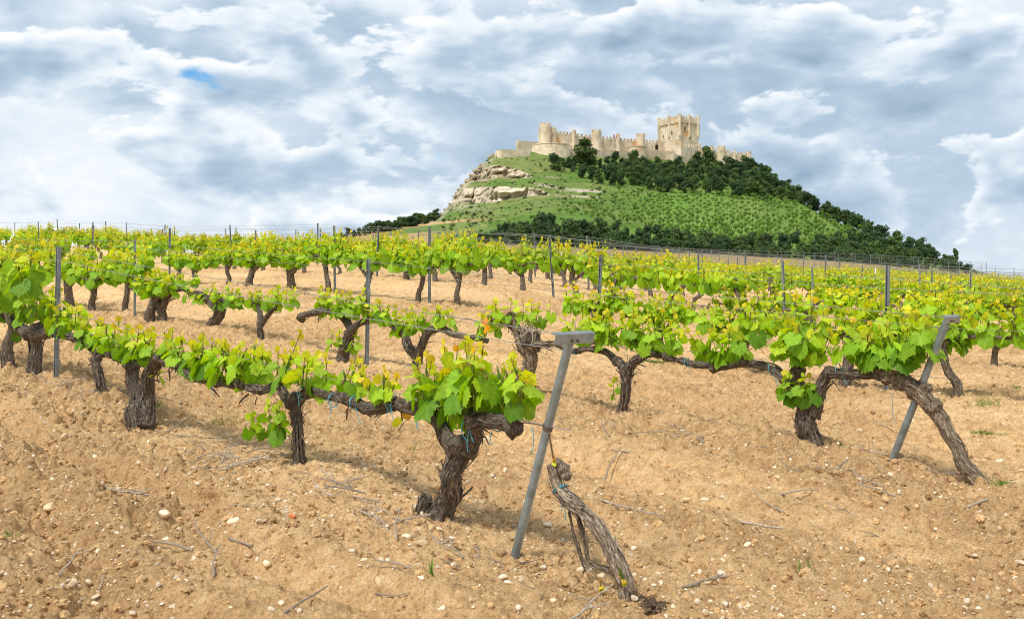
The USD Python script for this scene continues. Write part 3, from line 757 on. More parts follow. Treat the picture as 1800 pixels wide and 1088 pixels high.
traced_vine(1, 22, 'slim forked vine standing alone between the two leaning pipe posts',
    [[(1089, 749, 26), (1096, 720, 17), (1104, 690, 17), (1101, 658, 18), (1084, 634, 15)], [(1102, 675, 16), (1112, 642, 14), (1128, 630, 13)]],
    [[(1084, 640, 14), (1060, 616, 11), (1040, 612, 10), (1008, 617, 9), (975, 606, 9)], [(1122, 634, 13), (1142, 622, 11), (1172, 627, 10), (1195, 634, 9)]],
    [(1000, 1060, 546, 616, Y(n=7)), (1047, 1125, 530, 630, Y(n=10)), (1110, 1198, 536, 638, Y(n=11)), (1078, 1100, 668, 710, Y(n=3, big=0.055, off=-0.05, yellow=-0.2))],
    [(1084, 634, 18), (1172, 628, 16)])
traced_vine(1, 23, 'bleached old vine with a ball of dry twigs just behind the nearest pipe post',
    [[(928, 702, 27), (929, 670, 23), (932, 635, 26), (923, 600, 22), (906, 574, 17), (901, 550, 16)]],
    [[(906, 578, 14), (885, 566, 12), (862, 560, 11)], [(928, 606, 15), (955, 606, 10), (975, 604, 8)]],
    [(862, 965, 520, 578, Y(n=9, yellow=0.12))], [(932, 600, 40)], tint=(1.7, 1.65, 1.5), strips=2.0)
traced_vine(1, 24, 'slender forked vine in the second row, just right of the flat steel post',
    [[(733, 660, 21), (731, 630, 17), (718, 608, 16), (712, 590, 14)], [(732, 632, 14), (744, 605, 14), (757, 580, 13)]],
    [[(757, 584, 12), (780, 578, 12), (800, 588, 11), (830, 594, 10), (860, 598, 10)], [(713, 592, 12), (690, 570, 11), (668, 562, 10)]],
    [(688, 744, 526, 606, Y(n=8)), (738, 800, 532, 586, Y(n=9)), (645, 692, 528, 574, Y(n=7)), (836, 876, 552, 598, Y(n=5))], [(758, 580, 15)])
traced_vine(1, 25, 'vine with leaves down its trunk, left of the second row flat steel post',
    [[(600, 647, 28), (604, 622, 21), (612, 600, 19), (618, 582, 18)]],
    [[(618, 590, 15), (600, 560, 13), (580, 545, 12), (562, 548, 12), (528, 558, 12)], [(618, 584, 14), (636, 566, 12), (660, 560, 11)]],
    [(550, 612, 498, 566, Y(n=9)), (600, 650, 505, 570, Y(n=7)), (590, 634, 575, 628, Y(n=6, off=-0.05, big=0.07))], [(530, 558, 17)])
traced_vine(1, 26, 'thin wavy vine carrying only a light tuft of leaves in the second row',
    [[(460, 599, 12), (462, 575, 10), (456, 550, 10), (450, 535, 9)], [(461, 572, 8), (472, 550, 8), (482, 540, 7)]], [[(451, 537, 8), (430, 531, 7), (408, 535, 7)]],
    [(430, 522, 500, 552, Y(n=13, yellow=0.08))], strips=0.4)
traced_vine(1, 27, 'leaning dark vine in the second row, directly left of the thin wavy vine',
    [[(369, 586, 24), (376, 566, 20), (385, 550, 19), (378, 536, 17), (366, 528, 14)]], [[(366, 530, 13), (350, 516, 11), (336, 520, 10)], [(380, 540, 14), (392, 528, 12), (412, 530, 10)]],
    [(334, 382, 498, 540, Y(n=8)), (372, 432, 500, 552, Y(n=10, yellow=-0.08))], [(366, 527, 16)])
traced_vine(1, 28, 'vine with a Y-shaped trunk in the second row, left of the dark leaning one',
    [[(283, 575, 19), (284, 555, 15), (283, 540, 15), (270, 520, 12), (264, 510, 11)], [(284, 543, 12), (292, 525, 11), (302, 511, 11)]],
    [[(266, 514, 10), (250, 506, 10), (234, 508, 9)], [(302, 512, 10), (318, 508, 9), (335, 518, 9)]],
    [(231, 290, 472, 516, Y(n=10)), (282, 338, 472, 514, Y(n=10))], [])

# ------------------------------------------------------------------ the castle hill
RX = np.array([470, 560, 640, 700, 765, 785, 805, 840, 868, 885, 940, 1010, 1100, 1200, 1320, 1380, 1450, 1520, 1600, 1680, 1740, 1810, 1900], float)
RY = np.array([446, 426, 409, 399, 384, 366, 336, 297, 274, 270, 268, 272, 274, 280, 293, 338, 380, 408, 438, 464, 483, 499, 510], float)
RD = np.array([500, 540, 560, 580, 600, 610, 615, 622, 628, 632, 638, 652, 682, 708, 745, 745, 735, 725, 705, 690, 682, 680, 680], float)
BX = np.array([470, 700, 900, 1200, 1500, 1700, 1900], float); BY = np.array([447, 442, 452, 464, 482, 498, 516], float)
DB = 330.0
ridge_y, ridge_d, base_y = PchipInterpolator(RX, RY), PchipInterpolator(RX, RD), PchipInterpolator(BX, BY)

# rock bands, in the photograph's columns: x, top, bottom
CL1 = np.array([(765, 366, 368), (783, 346, 362), (803, 336, 357), (817, 331, 354), (840, 330, 356), (862, 329, 357), (890, 328, 351), (905, 331, 348), (925, 331, 345), (950, 333, 343), (964, 341, 343)], float)
CL2 = np.array([(800, 318, 326), (812, 305, 322), (830, 294, 320), (850, 292, 318), (880, 291, 312), (895, 294, 314), (915, 300, 313), (935, 309, 312)], float)
def band(x, cl):
    t = np.interp(x, cl[:, 0], cl[:, 1], left=np.nan, right=np.nan); b = np.interp(x, cl[:, 0], cl[:, 2], left=np.nan, right=np.nan)
    return t, b
def smooth01(x): x = np.clip(x, 0, 1); return x * x * (3 - 2 * x)
def rockness(x, y):
    """1 on bare rock."""
    w = 0
    for cl in (CL1, CL2):
        t, b = band(x, cl)
        inside = np.minimum(y - t, b - y)
        w = np.maximum(w, np.nan_to_num(smooth01((inside + 1.0) / 2.0), nan=0))
    return w

_cols = {}
def column(x):
    """(y, depth) down one column of the hill's near face."""
    k = round(float(x) * 2) / 2
    if k not in _cols:
        yr, yb, dr = float(ridge_y(k)), float(base_y(k)), float(ridge_d(k))
        yb = max(yb, yr + 1.0)
        y = np.linspace(yb, yr, 150)
        t = np.linspace(0, 1, 150)
        w = 1.0 + 0.9 * t                                       # depth gained per row
        w = w * (1 - 0.88 * rockness(np.full(150, k), y))
        D = np.r_[0, np.cumsum((w[1:] + w[:-1]) / 2)]
        _cols[k] = (y, DB + (dr - DB) * D / D[-1])
    return _cols[k]
def hill_point(x, y):
    yy, dd = column(x)
    d = np.interp(-y, -yy, dd)
    return ray(x, min(max(y, yy[-1]), yy[0])) * d

def build_hill():
    xs = np.arange(474, 1880, 2.0)
    X, Yp, D = [], [], []
    for x in xs:
        y, d = column(x)
        # the far side: over the crest and down behind
        yb = np.array([y[-1] + 0.6, y[-1] + 6, y[-1] + 30, y[-1] + 120]); db = np.array([d[-1] + 25, d[-1] + 60, d[-1] + 140, d[-1] + 260])
        X.append(np.full(len(y) + 4, x)); Yp.append(np.r_[y, yb]); D.append(np.r_[d, db])
    X, Yp, D = np.array(X), np.array(Yp), np.array(D)
    rk = np.zeros_like(X); rk[:, :150] = rockness(X[:, :150], Yp[:, :150])
    P = np.stack([(X - CX) / F * D, D, (HY - Yp) / F * D], -1)
    # relief: ledges on rock, tussocks on grass
    n1 = meshkit.fbm(P * np.array([0.14, 0.14, 0.30]), 4, 21) - 0.5
    n2 = meshkit.fbm(P * np.array([0.03, 0.03, 0.03]), 3, 22) - 0.5
    crack = np.abs(meshkit.fbm(P * np.array([0.11, 0.05, 0.02]) + 9, 3, 31) - 0.5)
    n3 = meshkit.fbm(P * np.array([0.35, 0.35, 0.6]), 3, 35) - 0.5
    P[..., 1] += rk * (n1 * 13 + n3 * 4 + (meshkit.fbm(P * np.array([0.02, 0.02, 0.55]), 2, 36) - 0.5) * 9 + np.clip(0.06 - crack, 0, 1) * 90)
    P[..., 2] += rk * n3 * 2.2
    P[..., 2] += (1 - rk) * (n1 * 1.1 + n2 * 2.0) + rk * n1 * 2.0
    P[:, 0, 2] -= 8
    # colour of the ground itself
    g1, g2 = np.array([0.088, 0.162, 0.028]), np.array([0.155, 0.190, 0.055])
    earth, stone, sand, straw = np.array([0.40, 0.27, 0.15]), np.array([0.47, 0.405, 0.31]), np.array([0.50, 0.31, 0.16]), np.array([0.26, 0.22, 0.10])
    m = smooth01((meshkit.fbm(P * 0.022, 4, 24) - 0.40) * 5)[..., None]
    T = g1 * (1 - m) + g2 * m
    # thin dry turf with bare patches right of the lower cliff
    px, py = X, Yp
    dry = smooth01(1 - np.hypot((px - 1010) / 130, (py - 352) / 24)) * smooth01((meshkit.fbm(P * 0.05, 3, 27) - 0.32) * 4)
    T = T * (1 - dry[..., None] * 0.75) + straw * dry[..., None] * 0.75
    # scree below the lower cliff and along the left shoulder
    t1, b1 = band(px, CL1)
    scree = np.nan_to_num(smooth01((b1 + 22 - py) / 16) * (py > b1 - 2), nan=0.0) * smooth01((880 - px) / 90) * smooth01((meshkit.fbm(P * np.array([.12, .12, .3]), 4, 25) - 0.40) * 7)
    sh = smooth01(1 - np.abs(px - np.interp(py, [270, 300, 336, 366, 384, 392], [868, 834, 806, 783, 764, 752])) / 20) * (py < 396) * (py > 264)
    sh = sh * smooth01((meshkit.fbm(P * 0.13, 3, 26) - 0.33) * 7)
    w = np.clip(np.maximum(scree * 0.9, sh * 0.85), 0, 1)[..., None]
    T = T * (1 - w) + stone * 0.92 * w
    # bits of bare ledge on the upper slope
    led = smooth01((meshkit.fbm(P * np.array([.05, .05, .42]) + 3, 3, 28) - 0.60) * 16) * (px < 1060) * (px > 900) * (py > 306) * (py < 352)
    T = T * (1 - led[..., None]) + stone * 0.85 * led[..., None]
    # bare earth bank and the track that climbs to the cliff
    ty = np.interp(px, [620, 650, 700, 760, 800, 850, 885], [420, 408, 399, 391, 387, 385, 384])
    tr = smooth01(1 - np.abs(py - ty - 1.5) / np.interp(px, [620, 760, 850, 890], [5.0, 3.8, 2.0, 0.5])) * (px > 600) * (px < 890)
    T = T * (1 - tr[..., None]) + sand * tr[..., None]
    bank = smooth01((px - 560) / 30) * smooth01((790 - px) / 60) * smooth01((py - 404) / 6) * smooth01((meshkit.fbm(P * np.array([0.05, 0.05, 0.2]), 3, 29) - 0.42) * 6)
    bank = np.maximum(bank, smooth01((px - 540) / 20) * smooth01((1010 - px) / 60) * smooth01((py - 428) / 5))
    T = T * (1 - 0.85 * bank[..., None]) + sand * 0.9 * 0.85 * bank[..., None]
    path2 = smooth01(1 - np.abs(py - np.interp(px, [800, 830, 855], [386, 388, 399])) / 1.1) * (px > 800) * (px < 856)
    T = T * (1 - path2[..., None]) + earth * 1.1 * path2[..., None]
    # young crop green between the grove's trees
    gv = smooth01((px - 1080) / 120) * smooth01((py - 330) / 12) * (px < 1540)
    T = T * (1 - 0.6 * gv[..., None]) + np.array([0.150, 0.255, 0.045]) * 0.6 * gv[..., None]
    # rock
    strata = 0.62 + 0.76 * meshkit.fbm(P * np.array([0.025, 0.025, 0.75]), 3, 33)
    pale = np.where(py > 326, 1.12, 0.92)
    R = stone * (strata * pale)[..., None]
    rust = smooth01((meshkit.fbm(P * 0.06 + 4, 3, 34) - 0.5) * 6)[..., None] * (py < 327)[..., None]
    R = R * (1 - 0.35 * rust) + np.array([0.46, 0.33, 0.20]) * 0.35 * rust
    T = T * (1 - rk[..., None]) + R * rk[..., None]
    nx, ny = X.shape
    i, j = np.meshgrid(np.arange(nx - 1), np.arange(ny - 1), indexing='ij')
    a = i * ny + j
    q = np.stack([a, a + ny, a + ny + 1, a + 1], -1).reshape(-1, 4)
    f = np.vstack([q[:, [0, 1, 2]], q[:, [0, 2, 3]]])
    put(None, 'hill', (P.reshape(-1, 3), f), 'hillside', smooth=True, tint=np.clip(T.reshape(-1, 3), 0, 1))
    tag('/World/hill', 'green hill with pale cliffs that carries the castle', None, None, 'structure')
build_hill()

# blocks of rock along the upper outcrop: each a boulder of its own
g = RS(77)
ROCKS = [stone_shape(300 + i, 2, 10, (1.1, 0.9, 0.62)) for i in range(5)]
rock_cls = []
for i, r in enumerate(ROCKS):
    c = kind_class(f'boulder_kind_{i}'); put(None, 'boulder', r, 'rock', smooth=28, tint=np.array([0.80, 0.75, 0.68]), path=c + '/stone'); rock_cls.append(c)
spots = [(866, 268, 11), (860, 274, 9), (872, 271, 8), (846, 290, 9), (835, 293, 13), (842, 296, 10), (856, 300, 14), (872, 302, 16), (888, 299, 12), (828, 302, 12), (820, 309, 11), (832, 311, 13), (812, 313, 10), (806, 319, 9),
         (822, 320, 12), (846, 310, 11), (862, 312, 12), (880, 311, 13), (897, 304, 12), (908, 307, 10), (918, 309, 9), (802, 325, 8), (812, 325, 9), (838, 320, 9), (856, 320, 8), (798, 334, 7), (790, 345, 8), (782, 356, 8), (776, 364, 7), (904, 340, 8), (1052, 331, 8), (1040, 334, 7), (1000, 342, 6), (985, 338, 6), (950, 303, 6)]
for i, (x, y, w) in enumerate(spots):
    P = hill_point(x, y); s = w / 2 * P[1] / F
    r = xform('boulder', P + np.array([0, 0, s * 0.15]), g.uniform(0, 6.28), s * np.array([1, 1, g.uniform(0.8, 1.1)]), ref=rock_cls[int(g.integers(5))], tilt=(g.normal(0, 10), g.normal(0, 10)))
    if y < 329 and x < 925: tag(r, 'weathered tan block of rock on the outcrop above the pale cliff', 'rock', 'rock blocks above the pale cliff')
    elif x < 800: tag(r, 'pale boulder on the left shoulder of the hill beside the cliff', 'rock', 'boulders on the left shoulder')
    else: tag(r, 'small pale boulder in the grass right of the cliffs', 'rock', 'boulders in the grass')

# ------------------------------------------------------------------ the castle
CP0, CP1 = np.array([(947 - CX) / F * 640, 640.0, 0]), np.array([(1320 - CX) / F * 745, 745.0, 0])
E1 = unit(CP1 - CP0); E2 = np.array([E1[1], -E1[0], 0])           # along the castle, and towards the valley
CANG = math.atan2(E1[1], E1[0])
def on_castle(x, y, off=0.0):
    r = ray(x, y); n = -E2
    return r * (((CP0 + E2 * off) @ n) / (r @ n))
castle = xform('castle', CP0 + np.array([0, 0, 80.0]))
CO = CP0 + np.array([0, 0, 80.0])
tag(castle, 'long sandstone castle with a tall square keep along the hilltop', 'castle')
def cput(parent, name, m, material='castle_stone', tint=(1, 1, 1), smooth=False, label=None):
    v = np.asarray(m.vertices) - CO
    p = put(parent, name, (v, np.asarray(m.faces)), material, smooth=smooth, tint=np.array(tint, float))
    if label: tag(p, label)
    return p
def wall_box(A, B, top, bottom, thick):
    """A straight piece of wall from A to B in plan."""
    d = B - A; L = np.linalg.norm(d[:2]); a = math.atan2(d[1], d[0])
    nrm = np.array([math.sin(a), -math.cos(a), 0])
    z0 = np.array([A[0], A[1], 0]); z1 = np.array([B[0], B[1], 0])
    c = []
    for q, t in ((z0, top[0]), (z1, top[1])):
        for o in (0, -thick):
            for z in (bottom, t): c.append(q + nrm * o + UP * z)
    m = trimesh.convex.convex_hull(np.array(c))
    return m, a, L, nrm
def merlons(A, B, top, thick, pitch=2.7, size=1.5, h=1.5, parapet=True):
    d = B - A; L = np.linalg.norm(d[:2]); a = math.atan2(d[1], d[0]); nrm = np.array([math.sin(a), -math.cos(a), 0])
    n = max(1, int(L / pitch)); out = []
    for i in range(n):
        w = (i + 0.5) / n
        p = A + d * w
        z = top[0] + (top[1] - top[0]) * w
        m = box([0, 0, 0], [size, 0.7, h], a); m.apply_translation([p[0] - nrm[0] * 0.33, p[1] - nrm[1] * 0.33, z + h / 2 - 0.05]); out.append(m)
        cap = trimesh.creation.cone(radius=size * 0.62, height=0.35, sections=4); cap.apply_translation([p[0] - nrm[0] * 0.33, p[1] - nrm[1] * 0.33, z + h - 0.06]); out.append(cap)
    return trimesh.util.concatenate(out)
def curtain(x0, x1, y0, y1, off=0.0, depth=14.0, thick=2.6, name='curtain_wall', tint=(1, 1, 1), mer=True, label=None, pitch=2.7, offb=None):
    """A stretch of wall between two columns of the photograph; y is the height of its merlons' tops."""
    A, B = on_castle(x0, y0, off), on_castle(x1, y1, off if offb is None else offb)
    h = 1.5 if mer else 0
    m, a, L, n = wall_box(A, B, (A[2] - h, B[2] - h), min(A[2], B[2]) - depth, thick)
    p = cput(castle, name, m, tint=tint, label=label)
    if mer:
        cput(p, 'battlement', merlons(A, B, (A[2] - h, B[2] - h), thick, pitch))
        # a thin string course under the parapet
        q, _, _, _ = wall_box(A + n * 0.14, B + n * 0.14, (A[2] - 3.0, B[2] - 3.0), min(A[2], B[2]) - 3.35 - abs(A[2] - B[2]), 0.3)
    return p, A, B
def round_tower(x, wpx, ytop, off=0.0, depth=16.0, flare=1.07, name='round_tower', n_mer=9, tint=(1, 1, 1), label=None, crown=3.2):
    c = on_castle(x, ytop, off); r = wpx / 2 * c[1] / F
    z = c[2]; mh = 1.5 if wpx > 8 else 1.2
    prof = [(0, z - depth), (r * 1.04, z - depth), (r, z - depth * 0.5), (r, z - mh - crown), (r * flare, z - mh - crown + 0.5), (r * flare, z - mh), (r * flare - 0.7, z - mh), (r * flare - 0.7, z - mh - 0.8), (0, z - mh - 0.8)]
    m = trimesh.creation.revolve(np.array(prof), sections=28)
    m.apply_translation([c[0], c[1], 0])
    p = cput(castle, name, m, tint=tint, label=label, smooth=35)
    ms = []
    for i in range(n_mer):
        a = 2 * np.pi * (i + 0.5) / n_mer
        b = box([0, 0, 0], [0.7, 2 * np.pi * r * flare / n_mer * 0.56, mh], a)
        b.apply_translation([c[0] + (r * flare - 0.36) * math.cos(a), c[1] + (r * flare - 0.36) * math.sin(a), z - mh / 2 - 0.03]); ms.append(b)
    cput(p, 'battlement', trimesh.util.concatenate(ms))
    return p, c, r

# main curtain wall, left to right
curtain(976, 1006, 230, 233.5); curtain(1012, 1040, 234.5, 238); curtain(1057, 1083, 240, 241.5); curtain(1089, 1118, 243, 245); curtain(1134, 1156, 246, 248)
round_tower(948.5, 4, 228, -3, name='turret', n_mer=5); round_tower(958.5, 18, 216.4, 1.5, depth=22, n_mer=11, label='big round tower at the left end of the castle'); round_tower(972, 10, 224, 1.0, depth=20, n_mer=7)
round_tower(1009, 7, 228.5, 0.6, name='turret', n_mer=6); round_tower(1048.5, 16.5, 229, 1.5, n_mer=10); round_tower(1086.5, 6.5, 235.5, 0.6, name='turret', n_mer=6); round_tower(1126, 15.5, 235.5, 1.5, n_mer=10)
# gate front and lower wall before the keep
pg, A, B = curtain(1153, 1170, 247, 249, 0, mer=False, name='gatehouse'); 
for (x, y) in ((1154, 259), ):
    q = on_castle(x, y, 0.05)
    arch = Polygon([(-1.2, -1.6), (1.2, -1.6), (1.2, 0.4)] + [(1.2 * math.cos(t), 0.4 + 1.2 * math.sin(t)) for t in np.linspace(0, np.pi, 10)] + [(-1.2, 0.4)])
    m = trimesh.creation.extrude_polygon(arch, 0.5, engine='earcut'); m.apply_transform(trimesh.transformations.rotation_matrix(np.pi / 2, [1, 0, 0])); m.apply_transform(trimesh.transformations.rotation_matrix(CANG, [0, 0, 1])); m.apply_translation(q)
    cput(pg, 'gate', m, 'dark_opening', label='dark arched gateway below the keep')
curtain(1168, 1197, 249, 244.5, 0.2, offb=9.0, depth=17); curtain(1197.2, 1227, 254.5, 256, 9.0, offb=4.0, depth=15); round_tower(1228.5, 6.5, 252, 4.0, name='turret', n_mer=6, depth=16)
curtain(1231, 1249, 259.5, 260.5, 1.0, depth=12); round_tower(1251.5, 6, 256, 1.0, name='turret', n_mer=6); curtain(1253, 1262, 263, 264, 1.0, depth=12); round_tower(1268, 14, 257, 1.5, n_mer=9, depth=14)
curtain(1274, 1319, 266, 271.5, 0, depth=12)
for x, y in ((1280, 264), (1291, 265.5), (1301, 268), (1307, 269)): round_tower(x, 4.6, y, 0.6, name='turret', n_mer=5, depth=12)
round_tower(1316.5, 7.5, 266.5, 0.8, n_mer=6, depth=16)
# the back wall, so that the castle closes
A, B = CP0 - E2 * 24 + UP * 92, CP1 - E2 * 20 + UP * 92
m, *_ = wall_box(A, B, (93.5, 93.5), 78, 2.5); cput(castle, 'back_wall', m)
# terraces and retaining walls on the valley side
curtain(881, 932, 263.5, 262.5, 13, depth=9, thick=7, name='retaining_wall', mer=False, tint=(1.10, 1.10, 1.10))
c = on_castle(968, 256, 2.0)
prof = [(0, c[2] - 13), (13.0, c[2] - 13), (12.2, c[2] - 0.4), (12.5, c[2] - 0.4), (12.5, c[2]), (0, c[2])]
m = trimesh.creation.revolve(np.array(prof), sections=40); m.apply_transform(np.diag([1, 1, 1, 1])); m.apply_translation([c[0], c[1], 0]); cput(castle, 'bastion', m, tint=(1.12, 1.10, 1.08), smooth=35, label='smooth pale rounded retaining wall under the left tower')
curtain(1000, 1062, 262, 265, 7, depth=10, thick=8, name='retaining_wall', mer=False, tint=(0.86, 0.85, 0.83)); curtain(1060, 1105, 263, 267, 6, depth=8, thick=6, name='retaining_wall', mer=False, tint=(0.82, 0.82, 0.80))
c = on_castle(1119, 258.5, 3.0)
m = trimesh.creation.revolve(np.array([(0, c[2] - 12), (6.6, c[2] - 12), (6.1, c[2] - 0.5), (6.4, c[2] - 0.5), (6.4, c[2]), (0, c[2])]), sections=30); m.apply_translation([c[0], c[1], 0]); cput(castle, 'bastion', m, tint=(0.9, 0.88, 0.86), smooth=35)
curtain(1135, 1186, 264, 266, 6, depth=9, thick=6, name='retaining_wall', mer=False, tint=(0.88, 0.84, 0.80)); curtain(1184, 1216, 270, 279, 14, depth=6, thick=10, name='retaining_wall', mer=False, tint=(0.86, 0.84, 0.82))
for x, y in ((1079, 240), (1083.5, 241)):
    q = on_castle(x, y, 0.4); m = box([0, 0, 0], [1.0, 0.12, 2.4], CANG); m.apply_translation(q); cput(castle, 'banner', m, 'red_cloth')

# the keep
kc = on_castle(1195, 201, -3.0)                               # its near corner, at the parapet
KA, KB = -E1, np.array(E2)                                    # not used as axes of the box; the box is square to the castle
Lf, Ld = 17.5, 22.0                                           # along the castle, and across
ktop, kbase = kc[2] - 1.5, kc[2] - 34
corner = np.array([kc[0], kc[1], 0])
kcen = corner + E1 * Lf / 2 - E2 * Ld / 2
def kbox(l, d, z0, z1, du=0, dv=0):
    b = box([0, 0, 0], [l, d, z1 - z0], CANG); b.apply_translation(kcen + E1 * du + E2 * dv + UP * (z0 + z1) / 2); return b
body = kbox(Lf, Ld, kbase, ktop - 4.2)
wins = [(0, -Ld / 2 * 0 + -4.2, ktop - 11.2, 1.3, 2.2), (0, 5.5, ktop - 20, 1.0, 1.4)]
holes, panes = [], []
for v, z, w, h in ((2.5, ktop - 11.0, 1.5, 2.6), (-6.5, ktop - 12.5, 1.2, 1.8)):           # left face (facing along -E1)
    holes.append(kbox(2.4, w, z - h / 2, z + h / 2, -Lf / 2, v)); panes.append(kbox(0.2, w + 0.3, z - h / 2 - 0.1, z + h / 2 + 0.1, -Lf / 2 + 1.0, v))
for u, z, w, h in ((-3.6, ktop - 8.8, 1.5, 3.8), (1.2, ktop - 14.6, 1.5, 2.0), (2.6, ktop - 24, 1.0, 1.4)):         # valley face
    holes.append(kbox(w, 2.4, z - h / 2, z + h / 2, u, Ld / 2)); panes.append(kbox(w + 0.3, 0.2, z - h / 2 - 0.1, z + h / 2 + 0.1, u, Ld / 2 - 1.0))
body = trimesh.boolean.difference([body] + holes, engine='manifold')
keep = cput(castle, 'keep', body, label='tall square keep with turrets on its corners')
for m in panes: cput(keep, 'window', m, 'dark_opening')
crown = kbox(Lf + 1.3, Ld + 1.3, ktop - 4.2, ktop - 0.9)
crown = trimesh.boolean.difference([crown, kbox(Lf - 1.0, Ld - 1.0, ktop - 1.8, ktop + 1)], engine='manifold')
cput(keep, 'parapet', crown)
cor = []
for s in (-1, 1):
    for u in np.arange(-Lf / 2 + 0.7, Lf / 2, 1.1): cor.append(kbox(0.5, 0.5, ktop - 5.0, ktop - 4.25, u, s * (Ld / 2 + 0.3)))
    for v in np.arange(-Ld / 2 + 0.7, Ld / 2, 1.1): cor.append(kbox(0.5, 0.5, ktop - 5.0, ktop - 4.25, s * (Lf / 2 + 0.3), v))
cput(keep, 'corbels', trimesh.util.concatenate(cor))
mer = []
for s in (-1, 1):
    for u in np.arange(-Lf / 2 + 1.2, Lf / 2, 2.35): mer.append(kbox(1.35, 0.6, ktop - 0.95, ktop + 0.6, u, s * (Ld / 2 + 0.3)))
    for v in np.arange(-Ld / 2 + 1.2, Ld / 2, 2.35): mer.append(kbox(0.6, 1.35, ktop - 0.95, ktop + 0.6, s * (Lf / 2 + 0.3), v))
cput(keep, 'battlement', trimesh.util.concatenate(mer))
for u, v in ((-1, -1), (-1, 1), (1, -1), (1, 1), (0, 1), (0, -1), (-1, 0), (1, 0)):
    o = 0.1 if u and v else 0.2
    c = kcen + E1 * u * (Lf / 2 + o) + E2 * v * (Ld / 2 + o)
    R = 1.15 if u and v else 0.95
    prof = [(0, ktop - 15.5), (R * 0.25, ktop - 15.3), (R * 0.85, ktop - 13.8), (R, ktop - 13.2), (R, ktop + 0.1), (R * 1.12, ktop + 0.4), (R * 1.12, ktop + 1.0), (0, ktop + 1.0)]
    m = trimesh.creation.revolve(np.array(prof), sections=18); m.apply_translation([c[0], c[1], 0])
    p = cput(keep, 'turret', m, smooth=35)
mm = []
for u, v in ((-1, -1), (-1, 1), (1, -1), (1, 1), (0, 1), (0, -1), (-1, 0), (1, 0)):
    c = kcen + E1 * u * (Lf / 2 + 0.2) + E2 * v * (Ld / 2 + 0.2)
    for i in range(5):
        a = 2 * np.pi * i / 5; b = box([0, 0, 0], [0.45, 0.7, 0.9], a); b.apply_translation([c[0] + 0.85 * math.cos(a), c[1] + 0.85 * math.sin(a), ktop + 1.4]); mm.append(b)
cput(keep, 'turret_battlement', trimesh.util.concatenate(mm))

# ------------------------------------------------------------------ trees of the hill
def leaf_cloud(g, centre, radii, n, size, cols, flat=0.5, shell=0.55):
    """n small leaf clumps (bent quads) spread through an uneven ellipsoid."""
    d = g.normal(size=(n, 3)); d /= np.linalg.norm(d, axis=1, keepdims=True)
    rr = (shell + (1 - shell) * g.random(n)) ** 1.0
    p = centre + d * rr[:, None] * np.asarray(radii) * (0.72 + 0.56 * meshkit.noise(d * 2.1 + g.uniform(0, 90), 3))[:, None]
    nrm = d * 0.7 + g.normal(0, 0.6, (n, 3)) + np.array([0, 0, 0.4]); nrm /= np.linalg.norm(nrm, axis=1, keepdims=True)
    a = np.cross(nrm, g.normal(size=(n, 3))); a /= np.linalg.norm(a, axis=1, keepdims=True); b = np.cross(nrm, a)
    s = size * g.uniform(0.6, 1.3, n)[:, None]
    v = np.stack([p - a * s, p + b * s * flat - nrm * s * 0.2, p + a * s, p - b * s * flat - nrm * s * 0.2], 1).reshape(-1, 3)
    k = np.arange(n) * 4
    f = np.vstack([np.stack([k, k + 1, k + 2], 1), np.stack([k, k + 2, k + 3], 1)])
    c = np.asarray(cols)[g.integers(len(cols), size=n)] * g.uniform(0.75, 1.25, n)[:, None]
    return v, f, np.repeat(c, 4, 0)

PINE = [(0.044, 0.092, 0.028), (0.064, 0.122, 0.034), (0.092, 0.155, 0.040), (0.030, 0.068, 0.024)]
def pine_class(i):
    g = RS(500 + i); c = kind_class(f'pine_kind_{i}'); mb = MB()
    H = 1.0
    tall = [0, 0.15, -0.1, 0.5, 0.05, 0.3][i]
    PINE = [tuple(np.array(c_) * [1.0, 1.35, 0.8, 1.1, 0.7, 1.2][i] * np.array([[1, 1, 1], [1.15, 1, .8], [1, 1, 1.2], [1.1, 1, 1], [0.9, 1, 1.1], [1.2, 1.02, .9]][i])) for c_ in globals()['PINE']]
    nb = int(g.integers(9, 14))
    for k in range(nb):
        h = 0.17 + 0.70 * (k + 0.5) / nb
        spread = (0.30 - 0.10 * tall) * (1 - ((h - 0.36) / 0.66) ** 2 * 0.8)
        a = g.uniform(0, 6.28); rad_ = spread * g.uniform(0.2, 1.0)
        ctr = np.array([math.cos(a) * rad_, math.sin(a) * rad_, h + g.normal(0, 0.03)])
        R = 0.12 + 0.09 * g.random()
        mb.add(*leaf_cloud(g, ctr, (R * 1.2, R * 1.2, R * 0.8), 120, 0.056, PINE))
    mb.add(*leaf_cloud(g, np.array([0, 0, 0.86]), (0.12, 0.12, 0.13), 80, 0.045, PINE))
    put(None, 'crown', mb.geo()[:3], 'tree_leaf', path=c + '/crown')
    P = spline([(0, 0, -0.05), (0.012, 0.01, 0.3), (0.0, -0.01, 0.62), (0, 0, 0.85)], 8)
    tb = MB(); v, f = tube(P, np.linspace(0.030, 0.008, 8), 7); tb.add(v, f)
    for k in range(7):
        a = g.uniform(0, 6.28); h = g.uniform(0.28, 0.6)
        q = np.array([[0, 0, h], [math.cos(a) * 0.13, math.sin(a) * 0.13, h + 0.06], [math.cos(a) * 0.24, math.sin(a) * 0.24, h + 0.08]]); v, f = tube(q, [0.011, 0.007, 0.003], 5); tb.add(v, f)
    put(None, 'trunk', tb.geo()[:2], 'tree_bark', path=c + '/trunk')
    return c
PINES = [pine_class(i) for i in range(6)]
GROVE = [(0.12, 0.235, 0.028), (0.16, 0.29, 0.036), (0.095, 0.195, 0.026), (0.20, 0.33, 0.045)]
